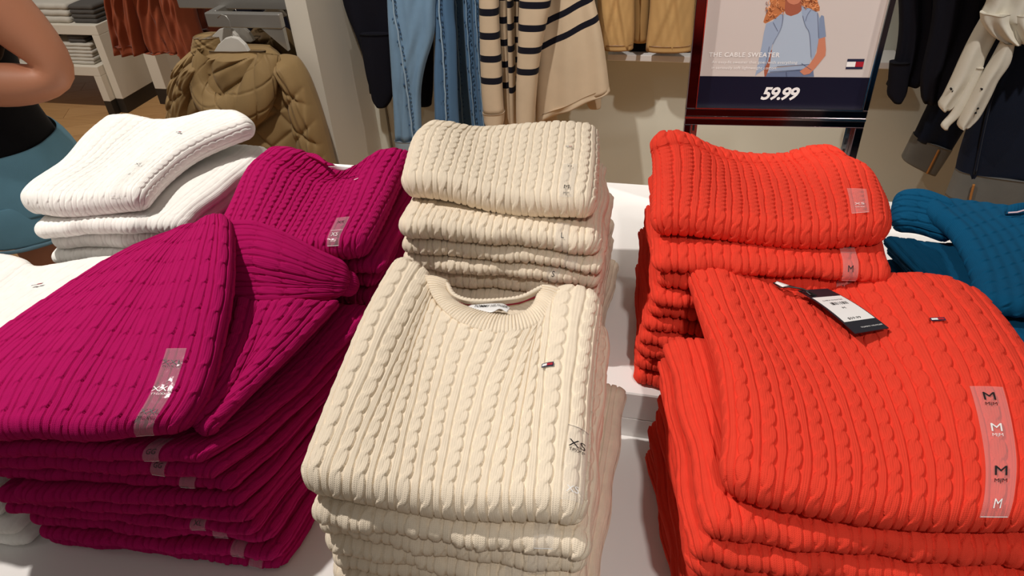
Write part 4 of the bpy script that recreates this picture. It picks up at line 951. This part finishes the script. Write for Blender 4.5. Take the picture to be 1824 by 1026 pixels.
for k in range(4): folded(-3.55, 3.58, .528+.025*k, .17, .34, .026, M_DKTEE, 'folded_shirt', 'grey marl folded shirt, %s of four at the corner of the taller table' % ['lowest', 'second lowest', 'second highest', 'highest'][k], 'marl shirts')

# rails carrying the clothes on the back wall, above the picture
for k, (xa, xb) in enumerate(((-1.38, -.42), (-.38, .12), (.42, 1.5))):
    r = empty('wall_rail'); zz = 1.40
    q = MB(); q.tube([(xa, 2.66, zz), (xb, 2.66, zz)], .014, 12); q.build('bar', M_STEEL, r, smooth=True)
    for x in (xa+.03, xb-.03):
        q = MB(); q.tube([(x, 2.66, zz), (x, 2.915, zz)], .010, 10); q.build('bracket', M_STEEL, r, smooth=True)
    root_tag(r, ['steel wall rail carrying the jeans and the striped knitwear', 'steel wall rail carrying the tan jackets', 'steel wall rail carrying the navy pullovers and dark jeans'][k], 'rail', 'steel wall rails')
# ------------------------------------------------------------------ sign
sign = empty('poster_sign')
SA = math.radians(4.3); sd = np.array([math.cos(SA), math.sin(SA), 0]); sn = np.array([math.sin(SA), -math.cos(SA), 0]); S0 = aty(1220, 203, 1.5)
def onsign(px, py, off=0.0):
    d = ray(px, py); t = np.dot(S0-CAM, sn)/np.dot(d, sn); return CAM+d*t+sn*off
def loc(px, py): p = onsign(px, py)-S0; return float(p@sd), float(p[2])
def at_sign(x, z, off):
    if .0028 < off < .005: off = .0028+(off-.0028)*.35
    return S0+sd*x+np.array([0, 0, z])+sn*off
W_ = loc(1540, 210)[0]; xi0 = loc(1238, 193)[0]; xi1 = loc(1534, 194)[0]; zb = loc(1380, 192)[1]; zg = loc(1380, 207)[1]
M_CHROME = mat('dark_chrome', srgb(92, 78, 82), .12, metal=1.0); M_BRIGHT = mat('bright_chrome', srgb(225, 222, 218), .15, metal=1.0)
def sbox(name, x0, x1, z0, z1, o0, o1, m, parent, bev=.0012):
    R_ = Matrix.Identity(4)
    for i in range(3): R_[i][0] = sd[i]; R_[i][1] = -sn[i]; R_[i][2] = (0, 0, 1)[i]; R_[i][3] = S0[i]
    q = MB(); q.box((x0, -o1, z0), (x1, -o0, z1), M=R_, bev=bev); return q.build(name, m, parent)
TOP = .50; z0 = zg+.002
fr = sbox('frame_rail', 0, W_, z0, zb, -.012, .012, M_CHROME, sign)
sbox('frame_rail', 0, W_, TOP-.02, TOP, -.012, .012, M_CHROME, sign)
sbox('frame_stile', 0, xi0, zb+.0005, TOP-.0205, -.012, .012, M_CHROME, sign); sbox('frame_stile', xi1, W_, zb+.0005, TOP-.0205, -.012, .012, M_CHROME, sign)
sbox('inner_trim', xi0, xi1, zb, zb+.0025, .0, .0128, M_BRIGHT, sign, 0); sbox('inner_trim', xi0, xi0+.002, zb+.003, TOP-.021, 0, .0128, M_BRIGHT, sign, 0); sbox('inner_trim', xi1-.002, xi1, zb+.003, TOP-.021, 0, .0128, M_BRIGHT, sign, 0)
sbox('joint_trim', 0, W_, zg-.003, zg+.0015, -.011, .0132, M_BRIGHT, sign, 0)
zl = loc(1380, 221)[1]; zbot = .801-S0[2]
sbox('stand_rail', 0, W_, zl, zg-.0035, -.012, .012, M_CHROME, sign); sbox('stand_stile', 0, .014, zbot, zl-.0005, -.012, .012, M_CHROME, sign); sbox('stand_stile', W_-.016, W_, zbot, zl-.0005, -.012, .012, M_CHROME, sign)
for xa in (.0145, W_-.0305):
    st = sbox('slotted_strip', xa, xa+.014, zbot, zl-.001, -.010, -.004, M_BRIGHT, sign, 0)
    for k in range(9): sbox('slot', xa+.004, xa+.009, zbot+.012+k*.024, zbot+.026+k*.024, -.0045, -.0035, M_BLACK, st, 0)
sbox('base_plate', -.01, W_+.01, zbot-.0005, zbot+.006, -.05, .05, M_CHROME, sign)
M_POSTER = mat('poster_paper', srgb(214, 202, 196), .5)
sbox('backing', xi0+.001, xi1-.001, zb+.001, TOP-.0215, -.006, .002, M_POSTER, sign, 0)
zs = loc(1380, 136)[1]
def flat(name, pts, m, off, parent=sign):
    a = [at_sign(x, z, off) for x, z in pts]; o = mesh_obj(name, a, [tuple(range(len(a)))], m, parent, smooth=False)
    import bmesh
    bm = bmesh.new(); bm.from_mesh(o.data); bmesh.ops.triangulate(bm, faces=bm.faces); bm.to_mesh(o.data); bm.free(); return o
price = flat('price_strip', [(xi0+.002, zb+.0025), (xi1-.002, zb+.0025), (xi1-.002, zs), (xi0+.002, zs)], mat('strip_navy', srgb(12, 10, 36), .55, spec=.25), .0034)
def stext(txt, px, py, size, m, parent, off, **kw):
    x, z = loc(px, py); vs, fs = text_mesh(txt, size, **kw)
    return mesh_obj('lettering', [at_sign(x+v[0], z+v[1], off) for v in vs], fs, m, parent, smooth=False)
M_PAPERW = mat('poster_white', srgb(252, 248, 246), .5)
stext('59.99', 1387, 167, .036, M_PAPERW, price, .0038, shear=.25, bold=.0011, spacing=.88)
pic = flat('photo_print', [(xi0+.002, zs+.0002), (xi1-.002, zs+.0002), (xi1-.002, TOP-.022), (xi0+.002, TOP-.022)], M_POSTER, .0028)
def pc(n, c): return mat('print_'+n, srgb(*[min(255, int(v*1.13)) for v in c]), .5)
P_HAIR = pc('hair', (176, 108, 66)); P_HAIR2 = pc('hair_light', (214, 152, 104)); P_HAIR3 = pc('hair_dark', (110, 56, 36)); P_SKIN = pc('skin', (186, 118, 92)); P_SKIN2 = pc('skin_shade', (150, 84, 62))
P_TEE = pc('tee', (160, 172, 188)); P_CARD = pc('cardigan', (142, 156, 178)); P_CARD2 = pc('cardigan_shade', (118, 132, 158)); P_JEAN = pc('jeans', (96, 108, 136)); P_LINE = pc('line', (70, 78, 104))
def cc(x, y): return loc(1340+x/7.327, y/7.327)
def cpoly(name, pts, m, off, smooth_=True):
    P = [np.array(cc(*p)) for p in pts]
    if smooth_: Pc = cm_curve([np.r_[p, 0] for p in P]+[np.r_[P[0], 0]], 200)(np.linspace(0, 1, 61)[:-1])[:, :2]; P = list(Pc)
    return flat(name, [tuple(p) for p in P], m, off, pic)
cpoly('printed_hair', [(250, -260), (215, -60), (235, 60), (180, 170), (140, 300), (200, 285), (290, 235), (380, 190), (430, 120), (440, -100), (520, -300), (620, -120), (640, 60), (700, 110), (780, 130), (850, 150), (882, 115), (850, 20), (830, -80), (800, -260), (540, -380)], P_HAIR, .0031)
cpoly('printed_neck', [(430, -20), (425, 150), (480, 200), (560, 195), (630, 140), (645, 60), (640, -20)], P_SKIN2, .0033)
cpoly('printed_face', [(540, 55), (480, 35), (440, -20), (430, -120), (470, -230), (550, -260), (620, -220), (650, -110), (635, -20), (600, 35)], P_SKIN, .0036)
cpoly('printed_jeans', [(185, 950), (400, 925), (620, 900), (790, 880), (802, 996), (500, 997), (150, 997)], P_JEAN, .0031, False)
cpoly('printed_hand', [(170, 770), (255, 640), (240, 740), (215, 880), (175, 990), (155, 970), (155, 850)], P_SKIN2, .0032)
cpoly('printed_tee', [(415, 175), (500, 205), (590, 175), (650, 125), (690, 330), (740, 420), (762, 560), (768, 740), (740, 835), (400, 855), (225, 880), (240, 750), (270, 560), (330, 450), (390, 300)], P_TEE, .0034, False)
cpoly('printed_hem', [(195, 945), (225, 880), (300, 882), (740, 835), (742, 862), (620, 905), (400, 928)], P_CARD, .0036, False)
cpoly('printed_cardigan', [(262, 270), (400, 150), (405, 250), (375, 350), (330, 450), (262, 570), (232, 690), (205, 790), (150, 900), (60, 960), (35, 990), (120, 600), (150, 420), (180, 300)], P_CARD, .0036, False)
cpoly('printed_cardigan', [(635, 60), (760, 110), (850, 160), (880, 240), (870, 500), (835, 640), (800, 760), (770, 780), (752, 560), (740, 420), (690, 330), (650, 200)], P_CARD, .0037, False)
cpoly('printed_sleeve', [(872, 240), (900, 190), (930, 205), (958, 470), (860, 505)], P_CARD2, .0039, False)
cpoly('printed_arm', [(862, 503), (945, 475), (958, 640), (950, 720), (820, 880), (745, 955), (670, 972), (615, 925), (740, 835), (800, 750), (838, 680)], P_SKIN, .0040, False)
for pts in ([(400, 160), (375, 350), (262, 570)], [(655, 200), (690, 330), (742, 430), (765, 740)], [(270, 285), (330, 400)], [(690, 270), (715, 190), (760, 120)], [(850, 160), (862, 490)], [(220, 600), (160, 880)], [(440, 930), (445, 995)], [(320, 860), (740, 832)], [(225, 930), (620, 902)], [(640, 820), (768, 905)]):
    C = cm_curve([at_sign(*cc(*p), .0041) for p in pts], 30)(np.linspace(0, 1, 12)); q = MB(); q.tube(C, .0004, 4); q.build('printed_fold_line', P_LINE, pic)
rs = np.random.RandomState(3); q1, q2 = MB(), MB()
for k in range(110):
    if k % 2: x, y = rs.uniform(150, 420), 0; y = rs.uniform(-150, 300-(x-140)*.45)
    else: x = rs.uniform(650, 860); y = rs.uniform(-150, 120)
    if 440 < x < 640: continue
    t = rs.uniform(0, 3.14); n = 5; cpts = []
    for j in range(n): a_ = j/(n-1)*2.4; cpts.append(at_sign(*cc(x+22*math.cos(t+a_), y+26*math.sin(t+a_)), .0042))
    (q1 if rs.rand() < .55 else q2).tube(cpts, .0005, 4)
tag(q1.build('printed_curls', P_HAIR2, pic), kind='stuff'); tag(q2.build('printed_curls', P_HAIR3, pic), kind='stuff')
stext('THE CABLE SWEATER', 1325, 97, .0128, M_PAPERW, pic, .0045, bold=.00025, spacing=1.12)
stext('An easy-fit sweater that goes with everything', 1343, 110, .0085, M_PAPERW, pic, .0045, spacing=1.05)
stext('in seriously soft lightweight cotton.', 1325, 120, .0085, M_PAPERW, pic, .0045, spacing=1.05)
for nm, pts, m in [('flag_logo', [(1212, 895), (1432, 895), (1462, 762), (1240, 762)], M_NAVY), ('white_field', [(1220, 865), (1334, 865), (1348, 798), (1232, 798)], M_PAPERW), ('red_field', [(1334, 865), (1440, 865), (1454, 798), (1348, 798)], M_RED)]:
    cpoly(nm, pts, m, .0043 if nm == 'flag_logo' else .0046, False)
tag(sign, 'chrome-framed sign with a sweater poster and a 59.99 price strip', 'sign'); rebase(sign, tuple(at_sign(W_/2, zbot-.0005, 0)))

# ------------------------------------------------------------------ shopper at the end of the table
C0 = np.array([-1.69, 1.34, 0.0]); FWD = np.array([-.66, -.75, 0]); LFT = np.array([.75, -.66, 0])
def B(f, l, z): return C0+FWD*f+LFT*l+np.array([0, 0, z])
person = empty('person', tuple(C0))
def skinned(name, verts, edges, radii, m, parent, sub=2):
    me = bpy.data.meshes.new(name); me.from_pydata([tuple(v) for v in verts], edges, []); o = bpy.data.objects.new(name, me); col.objects.link(o)
    sk = o.modifiers.new('skin', 'SKIN'); sk.use_smooth_shade = True
    for i, r_ in enumerate(radii): me.skin_vertices[0].data[i].radius = (r_, r_)
    me.skin_vertices[0].data[0].use_root = True
    s_ = o.modifiers.new('sub', 'SUBSURF'); s_.levels = sub; s_.render_levels = sub
    me2 = bpy.data.meshes.new_from_object(o.evaluated_get(bpy.context.evaluated_depsgraph_get()))
    bpy.data.objects.remove(o); me2.materials.clear(); me2.materials.append(m); me2.name = name
    for p in me2.polygons: p.use_smooth = True
    o = bpy.data.objects.new(name, me2); col.objects.link(o); o.parent = parent; return o
M_SKIN = mat('skin', srgb(196, 132, 100), .5); M_SKIN.node_tree.nodes['Principled BSDF'].inputs['Subsurface Weight'].default_value = .05
V = [B(0, 0, .88), B(0, 0, .99), B(0, 0, 1.14), B(-.01, 0, 1.28), B(0, 0, 1.39), B(.02, 0, 1.46), B(.03, 0, 1.53), B(.03, 0, 1.60),          # 0-7 trunk and head
     B(-.05, .10, 1.35), B(-.09, .155, 1.33), B(-.145, .19, 1.22), B(-.185, .205, 1.105), B(-.10, .20, 1.105), B(.05, .17, 1.14), B(.12, .14, 1.17),                # 8-14 left arm
     B(-.02, -.10, 1.35), B(-.02, -.155, 1.33), B(-.06, -.18, 1.20), B(-.10, -.19, 1.07), B(.0, -.17, 1.10), B(.10, -.13, 1.16),   # 15-20 right arm
     B(-.01, .085, .82), B(.0, .09, .66), B(.01, .09, .47), B(-.02, .09, .25), B(-.02, .09, .07), B(.06, .10, .035), B(.15, .10, .03),
     B(-.01, -.085, .82), B(.0, -.09, .66), B(.01, -.09, .47), B(-.02, -.09, .25), B(-.02, -.09, .07), B(.06, -.10, .035), B(.15, -.10, .03)]
Ed = [(0, 1), (1, 2), (2, 3), (3, 4), (4, 5), (5, 6), (6, 7), (3, 8), (8, 9), (9, 10), (10, 11), (11, 12), (12, 13), (13, 14), (3, 15), (15, 16), (16, 17), (17, 18), (18, 19), (19, 20),
      (0, 21), (21, 22), (22, 23), (23, 24), (24, 25), (25, 26), (26, 27), (0, 28), (28, 29), (29, 30), (30, 31), (31, 32), (32, 33), (33, 34)]
Rd = [.115, .10, .115, .11, .05, .055, .085, .07, .066, .068, .066, .060, .056, .044, .026, .06, .055, .05, .043, .036, .026, .10, .088, .062, .052, .036, .035, .025, .10, .088, .062, .052, .036, .035, .025]
skinned('body', V, Ed, Rd, M_SKIN, person)
for s_, w0 in ((1, B(.12, .14, 1.17)), (-1, B(.10, -.13, 1.16))):   # hands with five fingers each
    hv = [w0, w0+FWD*.05+np.array([0, 0, .01])]; he = [(0, 1)]; hr = [.022, .026]
    for k in range(4):
        b0 = len(hv); side = np.array([0, 0, 1])*(.024-.016*k); ln = [.030, .034, .032, .025][k]
        hv += [w0+FWD*.075+side, w0+FWD*(.075+ln)+side-LFT*s_*.010, w0+FWD*(.078+ln*1.5)+side-LFT*s_*.028]; hr += [.010, .009, .007]; he += [(1, b0), (b0, b0+1), (b0+1, b0+2)]
    b0 = len(hv); hv += [w0+FWD*.03+np.array([0, 0, .034]), w0+FWD*.06+np.array([0, 0, .055])-LFT*s_*.012, w0+FWD*.085+np.array([0, 0, .060])-LFT*s_*.02]; hr += [.012, .010, .008]; he += [(0, b0), (b0, b0+1), (b0+1, b0+2)]
    skinned('hand', hv, he, hr, M_SKIN, person, 2)
def rings(name, R_, m, parent, n=40, cap=False, wob=0.0, thick=.004, drape=0.0):
    vs = []
    for i, (f, l, z, a, b) in enumerate(R_):
        for k in range(n):
            t = 2*math.pi*k/n; w_ = 1+wob*math.sin(7*t+i*.5)+drape*math.sin(5*t+1)*i/len(R_)
            vs.append(B(f+a*w_*math.cos(t), l+b*w_*math.sin(t), z))
    m_ = len(R_); fs = [(i*n+k, i*n+(k+1) % n, (i+1)*n+(k+1) % n, (i+1)*n+k) for i in range(m_-1) for k in range(n)]
    o = mesh_obj(name, vs, fs, m, parent); sm = o.modifiers.new('solid', 'SOLIDIFY'); sm.thickness = thick; sb = o.modifiers.new('sub', 'SUBSURF'); sb.levels = 1; sb.render_levels = 1; return o
M_TANK = fabric('black_tank', srgb(13, 12, 15)); M_SHORT = fabric('teal_shorts', srgb(120, 172, 196), rough=.7, vary=.15)
tk = [(0, 0, .925, .128, .160), (0, 0, .96, .120, .152), (0, 0, 1.02, .108, .142), (.0, 0, 1.10, .112, .148), (.0, 0, 1.18, .122, .154), (-.005, 0, 1.26, .118, .140), (-.005, 0, 1.33, .10, .115), (.0, 0, 1.38, .08, .095)]
rings('tank_top', tk, M_TANK, person, wob=.010)
st = [(0, 0, .945, .128, .158), (-.004, 0, .92, .140, .166), (-.006, 0, .88, .150, .176), (-.006, 0, .84, .157, .184), (-.006, 0, .79, .157, .194)]
sh_ = rings('shorts', st, M_SHORT, person, wob=.014)
for s_ in (1, -1):
    rings('shorts_leg', [(-.006, s_*.090, .83, .150, .090), (-.006, s_*.092, .80, .156, .098), (-.004, s_*.094, .77, .156, .100), (-.002, s_*.095, .725, .154, .102)], M_SHORT, sh_, wob=.02, drape=.05)
    rings('hem_trim', [(-.002, s_*.095, .728, .156, .104), (-.002, s_*.095, .716, .156, .104)], fabric('pale_trim', srgb(130, 170, 190)), sh_, wob=.02, drape=.05)
    rings('shoe', [(.05, s_*.10, .0, .11, .045), (.05, s_*.10, .03, .115, .05), (.04, s_*.10, .06, .09, .042), (0, s_*.095, .09, .05, .04)], M_BLOUSE, person, n=24)
hr = [(-.02, .0, 1.66, .03, .03), (-.02, .0, 1.655, .07, .065), (-.03, .0, 1.60, .105, .092), (-.045, .0, 1.52, .10, .10), (-.06, .02, 1.44, .085, .10), (-.07, .05, 1.36, .075, .10), (-.075, .08, 1.28, .065, .085), (-.07, .10, 1.21, .05, .06), (-.06, .11, 1.15, .02, .03)]
rings('hair', hr, fabric('dark_brown_hair', srgb(38, 20, 16), rough=.5), person, wob=.03, drape=.05)
# face on the far side of the head
for s_ in (1, -1):
    q = MB(); c = B(.105, s_*.03, 1.555); q.tube([c, c+FWD*.012], .010, 10); q.build('eye', M_PAPERW, person, smooth=True)
    q = MB(); c = B(.03, s_*.085, 1.54); q.tube([c-np.array([0, 0, .025]), c, c+np.array([0, 0, .025])], [.008, .012, .009], 10); q.build('ear', M_SKIN, person, smooth=True)
q = MB(); q.tube([B(.10, 0, 1.565), B(.125, 0, 1.54), B(.130, 0, 1.525), B(.105, 0, 1.518)], [.007, .010, .013, .008], 10); q.build('nose', M_SKIN, person, smooth=True)
q = MB(); q.tube([B(.100, -.024, 1.495), B(.112, 0, 1.494), B(.100, .024, 1.495)], [.004, .007, .004], 8); q.build('mouth', M_RED, person, smooth=True)
tag(person, 'person in black tank top and teal shorts with bent arm beside the white sweaters', 'person')
rebase(person, tuple(C0))
